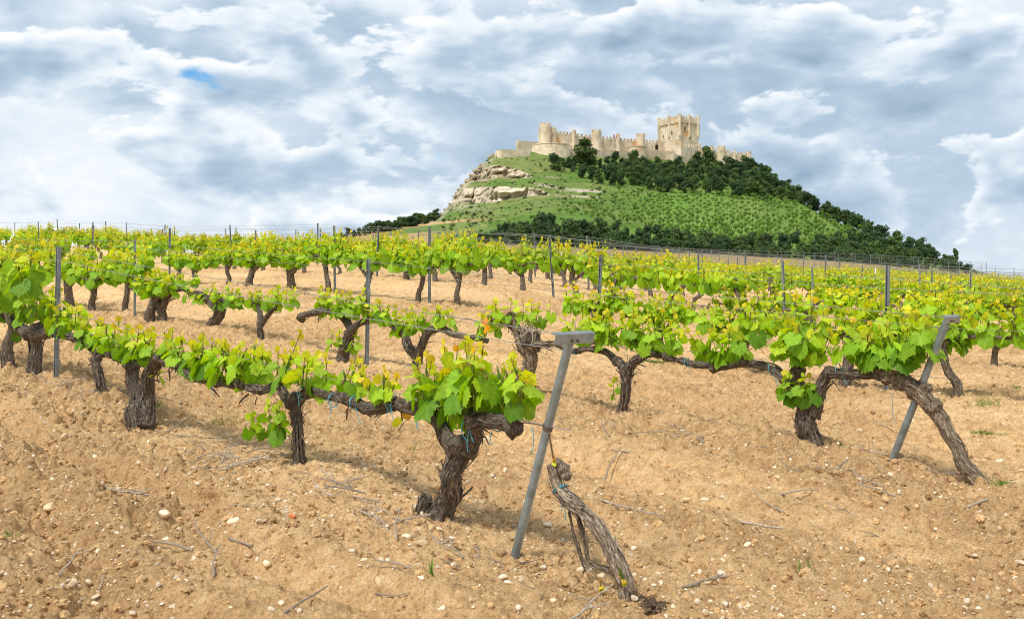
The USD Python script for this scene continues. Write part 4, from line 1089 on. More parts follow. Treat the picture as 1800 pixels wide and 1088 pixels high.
def grove_class(i):
    g = RS(600 + i); c = kind_class(f'grove_tree_kind_{i}'); mb = MB()
    for k in range(7):
        a = k * 0.9 + g.uniform(0, 0.5); rad_ = g.uniform(0.08, 0.24)
        ctr = np.array([math.cos(a) * rad_, math.sin(a) * rad_, 0.55 + g.uniform(-0.08, 0.26)])
        mb.add(*leaf_cloud(g, ctr, (0.19, 0.19, 0.16), 46, 0.058, GROVE))
    put(None, 'crown', mb.geo()[:3], 'tree_leaf', path=c + '/crown')
    tb = MB(); v, f = tube(spline([(0, 0, -0.05), (0.01, 0, 0.2), (0, 0.01, 0.4)], 5), np.linspace(0.035, 0.02, 5), 6); tb.add(v, f)
    for k in range(4):
        a = k * 1.57 + g.uniform(0, 0.6); q = np.array([[0, 0, 0.3], [math.cos(a) * 0.1, math.sin(a) * 0.1, 0.45], [math.cos(a) * 0.2, math.sin(a) * 0.2, 0.68]]); v, f = tube(q, [0.018, 0.012, 0.005], 5); tb.add(v, f)
    put(None, 'trunk', tb.geo()[:2], 'tree_bark', path=c + '/trunk')
    return c
GROVES = [grove_class(i) for i in range(5)]

g = RS(91)
def plant(name, cls, x, y, hpx, label, category, group, wide=1.0, P=None):
    P = hill_point(x, y) if P is None else P
    h = hpx * P[1] / F
    w = h * wide * g.uniform(0.92, 1.12)
    r = xform(name, P - np.array([0, 0, 0.3]), g.uniform(0, 6.28), (w, w, h), ref=cls)
    tag(r, label, category, group)
    return r
WOOD = []
def wood(x, y, hpx, wide=1.0):
    P = hill_point(x, y); h = hpx * P[1] / F; WOOD.append((P - np.array([0, 0, 0.3]), h * wide * g.uniform(0.92, 1.12), h))
def scatter(poly, n, gap, seed):
    gg = RS(seed); pts = []; P = Polygon(poly); x0, y0, x1, y1 = P.bounds; tries = 0
    while len(pts) < n and tries < 40000:
        tries += 1
        p = (gg.uniform(x0, x1), gg.uniform(y0, y1))
        if P.contains(Point(p)) and all(((p[0] - q[0]) / gap[0]) ** 2 + ((p[1] - q[1]) / gap[1]) ** 2 > 1 for q in pts): pts.append(p)
    return sorted(pts, key=lambda p: p[1])
def pine(): return PINES[int(g.integers(6))]
# upper belt below the castle walls
for x, y in scatter([(962, 300), (1000, 292), (1060, 290), (1120, 292), (1190, 298), (1250, 300), (1330, 306), (1372, 340), (1378, 354), (1330, 352), (1240, 342), (1160, 338), (1100, 330), (1045, 322), (1010, 306)], 110, (13, 6.5), 1):
    w_ = 'the rounded retaining wall' if x < 1045 else 'the middle of the long wall' if x < 1105 else 'the rounded bastion' if x < 1165 else 'the keep' if x < 1232 else 'the right end of the castle' if x < 1300 else 'the last tower, on the right slope'
    e_ = 'upper edge' if y < 303 else 'middle' if y < 324 else 'lower edge'
    hh = g.uniform(14, 22) if y < 308 else g.uniform(22, 36)
    if y < 308 and g.random() < 0.25 or 312 < y < 330 and g.random() < 0.4: wood(x, y, hh * 0.9, 1.0); continue
    plant('pine_tree', pine(), x, y, hh, f'dark pine below {w_}, {e_} of the belt', 'tree', f'pines below {w_}, {e_}', g.uniform(0.75, 1.1))
for x, y, h, w, lab in [(1028, 296, 53, 0.98, 'largest dark pine, standing against the castle wall left of the middle tower'), (974, 298, 31, 1.0, 'bushy pine at the left end of the belt under the rounded retaining wall'), (1000, 297, 24, 0.9, 'small pine directly left of the largest pine'),
                        (1082, 290, 26, 0.7, 'narrow pointed pine between the largest pine and the bastion'), (1113, 300, 38, 0.9, 'tall pine under the rounded bastion in front of the gate'), (1130, 306, 34, 1.0, 'broad pine right of the one under the bastion'),
                        (1193, 299, 26, 0.75, 'lone narrow pine in front of the low terrace wall below the keep'), (1226, 302, 38, 0.95, 'left one of two tall pines covering the wall right of the keep'), (1243, 302, 46, 0.85, 'right one of two tall pines covering the wall right of the keep'),
                        (1282, 312, 38, 1.0, 'broad pine in front of the right end of the castle'), (1300, 318, 36, 1.0, 'pine at the right end of the castle, below the last tower'), (1325, 330, 36, 0.9, 'pine on the skyline just right of the castle')]:
    plant('pine_tree', pine(), x, y, h, lab, 'tree', 'pines below the castle', w)
# right shoulder
for x in np.arange(1338, 1376, 9): plant('pine_tree', pine(), x, float(ridge_y(x)) + g.uniform(2, 6), g.uniform(18, 26), 'dark pine on the slope falling from the castle to the right', 'tree', 'pines on the right shoulder')
for x, y in scatter([(1380, 348), (1410, 362), (1450, 384), (1512, 408), (1512, 398), (1440, 372), (1385, 340)], 24, (9, 4), 2):
    plant('pine_tree', pine(), x, y, g.uniform(22, 31), *(('dark pine on the right shoulder of the hill, upper half of the strip', 'tree', 'upper pines on the right shoulder') if x < 1440 else ('dark pine on the right shoulder of the hill, lower half of the strip', 'tree', 'lower pines on the right shoulder')), 0.85)
# lower belt behind the vineyards
for x, y in scatter([(842, 424), (880, 414), (930, 410), (1020, 408), (1100, 418), (1180, 424), (1260, 430), (1330, 436), (1440, 438), (1500, 424), (1530, 418), (1560, 424), (1640, 452), (1690, 470), (1690, 484), (1500, 474), (1200, 456), (960, 447), (850, 439)], 215, (11, 5.0), 3):
    w_ = 'left end' if x < 900 else 'part under the pale cliff' if x < 1000 else 'part under the big left tower' if x < 1110 else 'part under the keep' if x < 1240 else 'part under the grove' if x < 1400 else 'part right of the grove' if x < 1540 else 'right end'
    e_ = 'front edge' if y > 438 else 'middle' if y > 422 else 'upper edge'
    if 424 < y < 446 and g.random() < 0.72: wood(x, y, g.uniform(18, 30), 1.1); continue
    plant('pine_tree', pine(), x, y, g.uniform(20, 38) * (0.75 if x < 880 or x > 1640 else 1.12 if x < 1120 else 1), f'dark pine at the hill foot, {w_}, {e_}', 'tree', f'pines at the hill foot, {w_}, {e_}', g.uniform(0.8, 1.15))
for x, y, h in ((1190, 436, 42), (1245, 438, 36), (1060, 428, 42), (1008, 426, 42), (1325, 442, 38), (1345, 440, 34), (950, 424, 34), (1375, 446, 38), (1540, 436, 34), (1480, 448, 36)):
    plant('pine_tree', pine(), x, y, h, 'larger dark pine rising above the belt at the foot of the hill', 'tree', 'taller pines at the foot of the hill', 0.9)
# strip on the left skyline
for i, x in enumerate(np.linspace(646, 768, 24)):
    y = float(ridge_y(x)) + g.uniform(1, 4); plant('pine_tree', pine(), x, y, g.uniform(15, 22), 'small dark pine in the strip on the left skyline of the hill', 'tree', 'pines on the left skyline', 1.15)
for x, h in ((576, 10), (586, 12), (600, 14), (611, 20), (622, 14), (632, 16), (640, 15)):
    plant('pine_tree', pine(), x, float(ridge_y(x)) + 4, h, 'small dark tree in the clump at the far left foot of the hill', 'tree', 'trees at the far left foot', 1.0)
plant('pine_tree', PINES[3], 1678, 470, 36, 'ragged grey-green tree standing apart at the right end of the belt', 'tree', None, 0.55)
for x, y, h in ((1700, 482, 20), (1712, 486, 14)): plant('pine_tree', pine(), x, y, h, 'low dark tree at the very right foot of the hill', 'tree', 'low trees at the right foot', 1.2)
gg = RS(515); mb = MB()
for k in range(11):
    a = gg.uniform(0, 6.28); h_ = 0.18 + 0.068 * k; r_ = 0.26 * (1 - ((h_ - 0.36) / 0.66) ** 2 * 0.8) * gg.uniform(0.2, 1)
    mb.add(*leaf_cloud(gg, np.array([math.cos(a) * r_, math.sin(a) * r_, h_]), (0.2, 0.2, 0.14), 90, 0.06, PINE))
v, f = tube(np.array([[0, 0, -0.05], [0, 0, 0.7]]), [0.03, 0.01], 5); mb.add(v, f, (0.06, 0.045, 0.03))
n = len(WOOD); P = np.array([w[0] for w in WOOD]); a = gg.uniform(0, 6.28, n)
instancer('pine_wood', [(mb.geo()[:3], 'tree_leaf', False)], P, np.stack([0 * a, 0 * a, np.sin(a / 2), np.cos(a / 2)], 1), np.array([[w[1], w[1], w[2]] for w in WOOD]), np.zeros(n, int), 'dark mass of pines that fills the belts between the larger trees', 'pine wood')
print('wood', n)
# the grove of young trees in rows across the slope
spots = []
for j in range(24):
    for i in range(46):
        u, v = 985 + i * 13.0 + (j % 2) * 6.5 + g.normal(0, 1.3), 341 + j * 4.4 + g.normal(0, 0.45)
        lo = np.interp(u, [980, 1060, 1180, 1300, 1380, 1450, 1520], [362, 346, 338, 345, 352, 372, 404])
        hi = np.interp(u, [980, 1060, 1130, 1200, 1300, 1400, 1500, 1530], [376, 392, 402, 418, 430, 436, 424, 414])
        if lo < v < hi and g.random() > np.interp(u, [985, 1100, 1200], [0.6, 0.25, 0.05]): spots.append((u, v))
spots.sort(key=lambda p: p[1])
print('grove', len(spots))
rest = spots[:max(0, len(spots) - 300)]
for x, y in spots[len(rest):]:
    plant('grove_tree', GROVES[int(g.integers(5))], x, y, np.interp(y, [340, 430], [11, 15]) * g.uniform(0.75, 1.2), *(lambda a, b: (f'young light-green round tree in the grove, {a}, {b}', 'tree', f'grove trees, {a}, {b}'))('left part' if x < 1160 else 'part under the keep' if x < 1280 else 'middle right' if x < 1400 else 'right end', 'upper rows' if y < 372 else 'middle rows' if y < 396 else 'lowest rows'), 0.95)
if rest:
    P = np.array([hill_point(x, y) for x, y in rest]); h = 11.5 * P[:, 1] / F * g.uniform(0.75, 1.2, len(P))
    gg = RS(640); mb = MB()
    for k in range(6): mb.add(*leaf_cloud(gg, np.array([math.cos(k) * 0.18, math.sin(k) * 0.18, 0.6 + 0.05 * (k % 3)]), (0.2, 0.2, 0.17), 46, 0.058, GROVE))
    v, f = tube(np.array([[0, 0, -0.05], [0, 0, 0.5]]), 0.03, 5); mb.add(v, f, (0.08, 0.06, 0.04))
    instancer('grove_trees', [(mb.geo()[:3], 'tree_leaf', False)], P - np.array([0, 0, 0.3]), rand_quat(gg, len(P), 0.02), np.stack([h, h, h], 1), np.zeros(len(P), int), 'smaller grove trees higher up the slope', 'tree')
# single shrubs and small trees
for x, y, h in ((848, 390, 9), (818, 386, 6), (907, 378, 6), (793, 410, 14), (845, 414, 14), (825, 412, 9), (1036, 366, 14), (1088, 338, 15), (1110, 344, 10), (1128, 341, 12), (1160, 338, 12), (1220, 336, 12), (1262, 343, 10), (1002, 350, 8), (1332, 352, 12), (1350, 356, 10), (1395, 360, 10)):
    plant('shrub', GROVES[int(g.integers(5))], x, y, h, 'small light-green tree standing alone on the open slope', 'tree', 'scattered small trees on the slope', 1.1)
n = 1500
gg = RS(45); P, S = [], []
while len(P) < n:
    x, y = gg.uniform(770, 1300), gg.uniform(275, 425)
    if y < ridge_y(x) + 2 or y > base_y(x) - 6 or rockness(np.array([x]), np.array([y]))[0] > 0.3: continue
    if gg.random() > np.interp(x, [770, 960, 1100, 1300], [1, 0.8, 0.5, 0.2]): continue
    P.append(hill_point(x, y)); S.append(0.2 + min(gg.exponential(0.32), 1.6))
mb = MB(); mb.add(*leaf_cloud(gg, np.array([0, 0, 0.35]), (0.9, 0.9, 0.5), 60, 0.26, [(0.035, 0.085, 0.016), (0.055, 0.115, 0.02)]))
S = np.array(S)
instancer('scrub', [(mb.geo()[:3], 'tree_leaf', False)], np.array(P), rand_quat(gg, n, 0.05), np.stack([S, S, S], 1), np.zeros(n, int), 'low dark scrub dotted over the grassy slope', 'scrub')

# ------------------------------------------------------------------ the further vines: kinds, each copied along the rows
def leaf_simple(g, P, mid, nrm, size, col):
    m = unit(mid); n = unit(nrm - m * (nrm @ m)); b = np.cross(n, m)
    pts = np.array([(0, 0, 0), (-0.35, 0.45, -0.05), (0.15, 0.62, -0.12), (0.55, 0.5, -0.16), (1.0, 0, -0.2), (0.55, -0.5, -0.16), (0.15, -0.62, -0.12), (-0.35, -0.45, -0.05), (0.3, 0, 0.06)])
    V = P + (pts * size) @ np.stack([m, b, n], 0)
    f = np.array([[8, 0, 1], [8, 1, 2], [8, 2, 3], [8, 3, 4], [8, 4, 5], [8, 5, 6], [8, 6, 7], [8, 7, 0]])
    return V, f, np.broadcast_to(np.asarray(col), (9, 3))

def vine_kind(i, detail):
    """A whole vine at the origin, its row along x. detail 2: every leaf a part; 1: the leaves of each vine one part."""
    g = RS(700 + i + 50 * detail)
    c = kind_class(f'vine_kind_{detail}_{i}')
    th = g.uniform(0.42, 0.54); lean = g.normal(0, 0.13)
    two = g.random() < 0.5
    w = g.uniform(0.045, 0.07)
    s = 18 if detail == 2 else 8
    mid = np.array([lean * 0.4 + g.normal(0, .045), g.normal(0, 0.03), th * 0.55])
    mb = MB()
    geo, _, _ = limb(g, [(0, 0, -0.08), (g.normal(0, .045), g.normal(0, .02), th * 0.25), mid, (lean, 0, th)], [w * 1.25, w * 0.9, w * 0.8, w * 0.8], 40 + i, sides=s, strips=24 if detail == 2 else 0, n=12 if detail == 2 else 6)
    put(None, 'trunk', geo, 'bark', smooth=True, path=c + '/trunk')
    if two:
        geo, _, _ = limb(g, [mid, (lean + 0.16, 0, th * 0.82), (lean + 0.26, 0, th + 0.02)], [w * 0.6, w * 0.5, w * 0.45], 60 + i, sides=s, strips=0, n=8 if detail == 2 else 4)
        put(None, 'trunk', geo, 'bark', smooth=True, path=c + '/trunk_001')
    heads = []
    for j, sgn in enumerate((-1, 1)):
        L = g.uniform(0.38, 0.66)
        pts = [(lean + (0.22 if two and sgn > 0 else 0), 0, th - 0.03), (lean + sgn * L * 0.45, g.normal(0, .03), th + g.uniform(0.0, 0.07)), (lean + sgn * L, g.normal(0, .03), th + g.uniform(-0.02, 0.07))]
        geo, P, _ = limb(g, pts, [w * 0.62, w * 0.42, w * 0.3], 80 + i * 2 + j, sides=max(7, s - 4), strips=5 if detail == 2 else 0, n=12 if detail == 2 else 5)
        put(None, 'arm', geo, 'bark', smooth=True, path=c + ('/arm' if j == 0 else '/arm_001'))
        heads += [P[min(int(len(P) * q), len(P) - 1)] for q in (0.3 + g.uniform(-.1, .1), 0.6 + g.uniform(-.1, .1), 0.93)] + [P[0]]
    if detail == 1: heads = heads + [P[-1]]
    fol, ns = MB(), 0
    young = g.uniform(-0.04, 0.10) + (0.12 if detail == 1 else 0)
    for h in heads:
        for _ in range(int(g.integers(2 if detail == 2 else 1, 4))):
            b = h + np.array([g.normal(0, .05), g.normal(0, .05), -0.02])
            st, lv = shoot(g, b, UP + np.array([g.normal(0, .30), g.normal(0, .30), 0]), g.uniform(0.16, 0.38), 0.100, young, step=0.042 if detail == 2 else 0.045)
            if detail == 2:
                sp = c + ('/shoot' if ns == 0 else f'/shoot_{ns:03d}')
                put(None, 'shoot', st, 'vine_leaf', smooth=True, path=sp)
                for q, (v, f, t) in enumerate(lv): put(None, 'leaf', (v, f), 'vine_leaf', smooth=True, tint=t, path=sp + ('/leaf' if q == 0 else f'/leaf_{q:03d}'))
            else:
                fol.add(*st)
                for v, f, t in lv:
                    P0 = v[0]; m = v[16] - v[0] if len(v) > 16 else UP
                    sz = np.linalg.norm(v - v[0], axis=1).max() * 1.05
                    n = np.cross(v[3] - v[0], v[8] - v[0]) if len(v) > 8 else UP
                    fol.add(*leaf_simple(g, P0, v.mean(0) - v[0] + 1e-6, n if np.linalg.norm(n) > 1e-9 else UP, sz, t[1:].mean(0)))
            ns += 1
    if detail == 1:
        put(None, 'foliage', fol.geo()[:3], 'vine_leaf', smooth=True, path=c + '/foliage'); tag(c + '/foliage', kind='stuff')
    return c
VK2 = [vine_kind(i, 2) for i in range(5)]
VK1 = [vine_kind(i, 1) for i in range(8)]

ROWDIR = math.atan2(UROW[1], UROW[0])
def rc(k, t): return NROW * ROWC[k] + UROW * t
def px_of(P): return CX + F * P[0] / P[1], HY - F * P[2] / P[1]
def dmax(x): return np.interp(x, [-100, 0, 300, 600, 900, 1200, 1500, 1800, 1900], [64, 60, 56, 54, 66, 80, 92, 104, 108])
ORD = ['nearest', 'second', 'third', 'fourth', 'fifth', 'sixth', 'seventh', 'eighth', 'ninth', 'tenth', 'eleventh', 'twelfth', 'thirteenth', 'fourteenth', 'fifteenth', 'sixteenth', 'seventeenth', 'eighteenth', 'nineteenth', 'twentieth', 'twenty-first', 'twenty-second', 'twenty-third', 'twenty-fourth', 'twenty-fifth', 'twenty-sixth', 'twenty-seventh', 'twenty-eighth', 'twenty-ninth', 'thirtieth']
g = RS(303)
spots = []
for k in range(len(ROWC)):
    t = 2.6 + g.uniform(0, 0.8) + (1.2 if k == 2 else 0)
    while t < 75:
        if k == 0 and t < 9.6 or k == 1 and t < 13.7: t += 0.3; continue
        P = rc(k, t + g.normal(0, 0.12)) + NROW * g.normal(0, 0.06)
        t += g.uniform(1.08, 1.42)
        if P[1] < 2: continue
        x = px_of(P)[0]
        if not -70 < x < 1870 or P[1] > dmax(x): continue
        if g.random() < (0.08 if x < 800 else 0.03): continue
        P[2] = ground_z(P[:1], P[1:2])[0]
        spots.append((P[1], k, P))
spots.sort(key=lambda s: s[0])
print('vines', len(spots))
def nth(i): return {1: 'first', 2: 'second', 3: 'third', 4: 'fourth', 5: 'fifth', 6: 'sixth', 7: 'seventh', 8: 'eighth', 9: 'ninth', 10: 'tenth'}.get(i, f'{i}' + ('th' if 10 < i % 100 < 14 else {1: 'st', 2: 'nd', 3: 'rd'}.get(i % 10, 'th')))
near_spots = spots[:285]
order = {}
for k in set(s_[1] for s_ in near_spots):
    for i, s_ in enumerate(sorted([s_ for s_ in near_spots if s_[1] == k], key=lambda s_: px_of(s_[2])[0])): order[id(s_)] = i + 1
for s_ in near_spots:
    d, k, P = s_
    near = k <= 2 and d < 24
    cls = VK2[int(g.integers(5))] if near else VK1[int(g.integers(8))]
    r = xform('grape_vine', P - np.array([0, 0, 0.02]), ROWDIR + (math.pi if g.random() < 0.5 else 0) + g.normal(0, 0.12), np.array([g.uniform(0.9, 1.15), g.uniform(0.95, 1.3), g.uniform(0.85, 1.22)]) * (1.04 if k < 3 else 1.03) * g.uniform(0.88, 1.12), ref=cls)
    tag(r, f'leafy old vine, {nth(order[id(s_)])} from the left among the smaller vines of the {ORD[k]} row', 'grapevine', f'vines of the {ORD[k]} row')
far = spots[285:]
if far:
    protos = []
    for i in range(4):
        gg = RS(820 + i); mb = MB()
        for st in range(16):
            b = np.array([gg.uniform(-0.68, 0.68), gg.normal(0, .08), 0.46 + gg.uniform(-.05, .08)])
            stem, lv = shoot(gg, b, UP + gg.normal(0, .28, 3), gg.uniform(0.16, 0.36), 0.10, 0.17, step=0.06)
            for v, f, t in lv: mb.add(*leaf_simple(gg, v[0], v.mean(0) - v[0] + 1e-6, np.cross(v[3] - v[0], v[8] - v[0]) + 1e-9, np.linalg.norm(v - v[0], axis=1).max() * 1.08, t[1:].mean(0)))
        protos.append((mb.geo()[:3], 'vine_leaf', True))
    for i in range(3):
        gg = RS(840 + i); mb = MB(); v, f = tube(np.array([[0, 0, -0.05], [0.03, 0, 0.22], [-0.02, 0, 0.46]]), [0.07, 0.055, 0.055], 7); mb.add(v, f)
        v, f = tube(np.array([[-0.55, 0, 0.49], [0, 0, 0.46], [0.55, 0, 0.5]]), [0.022, 0.04, 0.022], 6); mb.add(v, f)
        protos.append((mb.geo()[:3], 'bark', True))
    P = np.array([p for _, _, p in far]); n = len(P)
    a = ROWDIR + (g.random(n) < 0.5) * math.pi + g.normal(0, 0.1, n)
    q = np.stack([0 * a, 0 * a, np.sin(a / 2), np.cos(a / 2)], 1); s = np.stack([g.uniform(1.05, 1.28, n)] * 3, 1)
    instancer('far_grape_vines', protos, np.vstack([P, P]), np.vstack([q, q]), np.vstack([s, s]), np.r_[g.integers(0, 4, n), 4 + g.integers(0, 3, n)], 'most distant vines at the brow of the field', 'grapevine')

# ------------------------------------------------------------------ trellis: posts and wires
def post_profile(h, w=0.037):
    """Folded steel post: an open channel with hooked notches up its edges."""
    q = Polygon([(-w / 2, -0.014), (w / 2, -0.014), (w / 2, 0.016), (w / 2 - 0.008, 0.016), (w / 2 - 0.008, 0.0), (w / 2 - 0.004, 0.0), (w / 2 - 0.004, -0.010), (-w / 2 + 0.004, -0.010), (-w / 2 + 0.004, 0.0), (-w / 2 + 0.008, 0.0), (-w / 2 + 0.008, 0.016), (-w / 2, 0.016)])
    m = trimesh.creation.extrude_polygon(q, h + 0.3, engine='earcut'); m.apply_translation([0, 0, -0.3])
    hooks = []
    for z in np.arange(0.35, h - 0.02, 0.11):
        for s in (-1, 1):
            b = box([s * (w / 2 + 0.004), 0.002, z], [0.012, 0.003, 0.018]); hooks.append(b)
    return m, trimesh.util.concatenate(hooks)
def post_class(name, h, w=0.037):
    c = kind_class(name); m, hk = post_profile(h, w)
    put(None, 'shaft', m, 'galvanised_steel', path=c + '/shaft'); put(None, 'hooks', hk, 'galvanised_steel', path=c + '/hooks'); tag(c + '/hooks', kind='stuff')
    return c
PC_LOW, PC_HIGH = post_class('low_post_kind', 1.06), post_class('high_post_kind', 1.45, 0.036)
posts = {}
g = RS(404)
def add_post(k, P, cls, label, group, h):
    P = P.copy(); P[2] = ground_z(P[:1], P[1:2])[0]
    tl = (g.normal(0, 1.6), g.normal(0, 1.6))
    r = xform('trellis_post', P, ROWDIR + g.normal(0, 0.15) + (math.pi / 2 if k > 2 and g.random() < .3 else 0), (1, 1, h / (1.06 if cls == PC_LOW else 1.45)), ref=cls, tilt=tl)
    tag(r, label, 'post', group); posts.setdefault(k, []).append((P @ UROW, P, h))
for x, y, k, h, lab in [(99, 684, 0, 1.08, 'flat grey steel post in front of the left-hand vine of the nearest row'), (645, 640, 1, 1.12, 'flat grey steel post in the second row, left of the slender forked vine'),
                        (237, 566, 1, 1.18, 'flat grey steel post behind the forked trunks at the left of the second row'), (1050, 610, 2, 1.16, 'grey steel post of the third row rising between the two leaning pipe posts'),
                        (1558, 700, 2, 1.28, 'grey steel post of the third row just left of the right-hand pipe post'), (755, 545, 2, 1.2, 'grey steel post in the third row above the nearest vine'), (589, 520, 2, 1.2, 'grey steel post in the third row left of the second-row post'), (298, 487, 2, 1.2, 'grey steel post in the third row over the dark leaning vine'), (160, 487, 2, 1.25, 'grey steel post in the third row near the left edge')]:
    add_post(k, on_row(x, y, k), PC_LOW, lab, None, h)
for k in range(3, 20):
    t = 2.8 + g.uniform(0, 1.0)
    while t < 75:
        P = rc(k, t); t += 5.6 + g.normal(0, 0.35)
        if P[1] < 5: continue
        x = px_of(P)[0]
        if not -60 < x < 1860 or P[1] > dmax(x) * 0.92: continue
        add_post(k, P, PC_HIGH, f'thin grey steel trellis post in the {ORD[k]} row', f'posts of the {ORD[k]} row', g.uniform(1.08, 1.3))
print('posts', sum(map(len, posts.values())))

def pipe_post(foot, top, r, label, barpix):
    foot, top = np.array(foot), np.array(top)
    root = xform('pipe_post', foot); tag(root, label, 'post')
    d = unit(top - foot)
    v, f = tube(np.array([foot - d * 0.3, foot, foot + (top - foot) * 0.5, top]) - foot, r, 26); put(root, 'pipe', (v, f), 'galvanised_steel', smooth=40)
    # a bar of angle iron bolted across the top
    n = unit(NROW - d * (NROW @ d)); s = unit(np.cross(d, n))
    L, H, T = 0.23, 0.038, 0.005
    q = Polygon([(-H * 0.65, 0), (0, 0), (0, -H), (T, -H), (T, T), (-H * 0.65, T)])
    m = trimesh.creation.extrude_polygon(q, L, engine='earcut'); m.apply_translation([0, 0, -L / 2])
    if (s @ np.array([0, -1, 0])) < 0: s = -s
    R4 = np.eye(4); R4[:3, 0] = s; R4[:3, 1] = d; R4[:3, 2] = n * (1 if np.linalg.det(np.stack([s, d, n], 1)) > 0 else -1)
    m.apply_transform(R4); m.apply_translation(top - foot + s * (r + 0.001) + d * 0.012)
    put(root, 'crossbar', m, 'galvanised_steel')
    for o in (-0.016, 0.016):
        v, f = tube(np.array([top + s * (r + 0.004) + n * o - d * 0.012, top + s * (r + 0.014) + n * o - d * 0.012]) - foot, 0.006, 6); put(root, 'bolt', (v, f), 'rusty_steel')
    # a few turns of wire
    ang = np.linspace(0, 2 * np.pi * 3, 60); c = foot + (top - foot) * 0.575
    coil = c + np.outer(np.cos(ang), n) * (r + 0.002) + np.outer(np.sin(ang), s) * (r + 0.002) + np.outer(np.linspace(-0.012, 0.012, 60), d)
    v, f = tube(coil - foot, 0.0022, 5); put(root, 'wire_turns', (v, f), 'rusty_steel', smooth=True)
    return root
def at_depth(x, y, d): return ray(x, y) * d
fa = on_row(910, 957, 0); ta = on_row(1004, 590, 0)
pipe_post(fa, ta, 0.0188, 'leaning grey steel pipe post with a crossbar, nearest post in the picture', None)
fb = on_row(1563, 822, 1); tb_ = on_row(1667, 558, 1)
pipe_post(fb, tb_, 0.023, 'leaning grey steel pipe post with a crossbar, at the right among leaves', None)

def wire(k, pts, r, label, group, sag=0.02, tendrils=0, seed=0, clips=0, m='wire_steel'):
    """One strand from post to post."""
    gg = RS(seed); path = []
    for a, b in zip(pts[:-1], pts[1:]):
        n = 10; w = np.linspace(0, 1, n, endpoint=False)
        q = a + (b - a) * w[:, None]; q[:, 2] -= sag * 4 * w * (1 - w); path.append(q)
    P = np.vstack(path + [pts[-1][None]])
    root = xform('trellis_wire', P[0]); tag(root, label, 'wire', group)
    v, f = tube(P - P[0], r, 5); put(root, 'strand', (v, f), m, smooth=True)
    if tendrils:
        mb = MB()
        for _ in range(tendrils):
            i = int(gg.integers(len(P) - 1)); w = gg.random(); c = P[i] + (P[i + 1] - P[i]) * w - P[0]; t = unit(P[i + 1] - P[i])
            s = np.linspace(0, 1, 9); a = s * gg.uniform(4, 14) + gg.uniform(0, 6); L = gg.uniform(0.03, 0.16); rr = gg.uniform(0.003, 0.012)
            e = np.cross(t, UP)
            q = c + np.outer(s * L, t) + np.outer(np.cos(a) * rr, e) + np.outer(np.sin(a) * rr, UP) - np.outer(s ** 2 * gg.uniform(-0.01, 0.04), UP)
            v, f = tube(q, 0.0022, 3, cap=False); kk = gg.uniform(0.6, 1.3); mb.add(v, f, np.array([kk, kk * 0.97, kk * 0.93]))
        q = put(root, 'dry_tendrils', mb.geo()[:3], 'wood_twig', smooth=True); tag(q, kind='stuff')
    for _ in range(clips):
        i = int(gg.integers(len(P) - 1)); c = P[i] + (P[i + 1] - P[i]) * gg.random() - P[0]
        put(root, 'clip', box(c + np.array([0, 0, -0.03]), [0.012, 0.006, 0.06]), 'white_plastic')
for k in sorted(posts):
    ps = sorted(posts[k], key=lambda p: p[0])
    if k == 0: start = ta
    elif k == 1: start = tb_
    else: start = rc(k, 2.2); start[2] = ground_z(start[:1], start[1:2])[0] + ps[0][2] * 0.95
    end = rc(k, ps[-1][0] + 5.5); end[2] = ground_z(end[:1], end[1:2])[0] + ps[-1][2]
    end0 = end.copy(); end0[2] -= ps[-1][2]
    for li, fr in enumerate((0.975, 0.90, 0.53) if k < 3 else ((0.97, 0.72) if k < 9 else (0.97,))):
        pts = [start - np.array([0, 0, (0.975 - fr) * 0.86])] + [p + UP * h * fr for _, p, h in ps] + [end0 + UP * ps[-1][2] * fr]
        lvl = ['topmost', 'second', 'lower'][li] if k < 3 else ['topmost', 'lower'][li]
        wire(k, [np.array(p) for p in pts], 0.0019 if k < 3 else 0.0028, f'{lvl} trellis wire of the {ORD[k]} row', None, 0.012 + 0.01 * li, tendrils=(26 if li < 2 else 14) if k < 3 else 30, seed=900 + k * 5 + li, clips=(0, 0, 4)[min(k, 2)] if li == 0 and k < 3 else (2 if li == 0 else 0))

# the bare trellis block beyond the vines, in front of the pines
POSTC = post_class('bare_post_kind', 1.9, 0.06)
g = RS(505)
bare = []
for j in range(4):
    line = []
    for x in np.arange(815 + 6 * j, 1790, 62 + 3 * j):
        d = np.interp(x, [815, 1300, 1790], [88, 96, 106]) + 9 * j
        p = np.array([(x + g.normal(0, 5) - CX) / F * d, d, 0]); p[2] = terrain(p[:1], p[1:2])[0]
        line.append(p)
        r = xform('bare_trellis_post', p, g.uniform(0, 6), (1, 1, g.uniform(0.9, 1.05)), ref=POSTC); tag(r, 'thin grey post of the leafless trellis in front of the pine belt', 'post', 'posts of the leafless trellis')
    for li, h in enumerate((1.85, 1.5, 1.15, 0.8)):
        pts = [p + UP * h for p in line]
        wire(40 + j, pts, 0.006, f'{["topmost", "second", "third", "lowest"][li]} wire of the {["front", "second", "third", "rear"][j]} leafless trellis before the pines', None, 0.04, tendrils=60, seed=1200 + j * 7 + li)

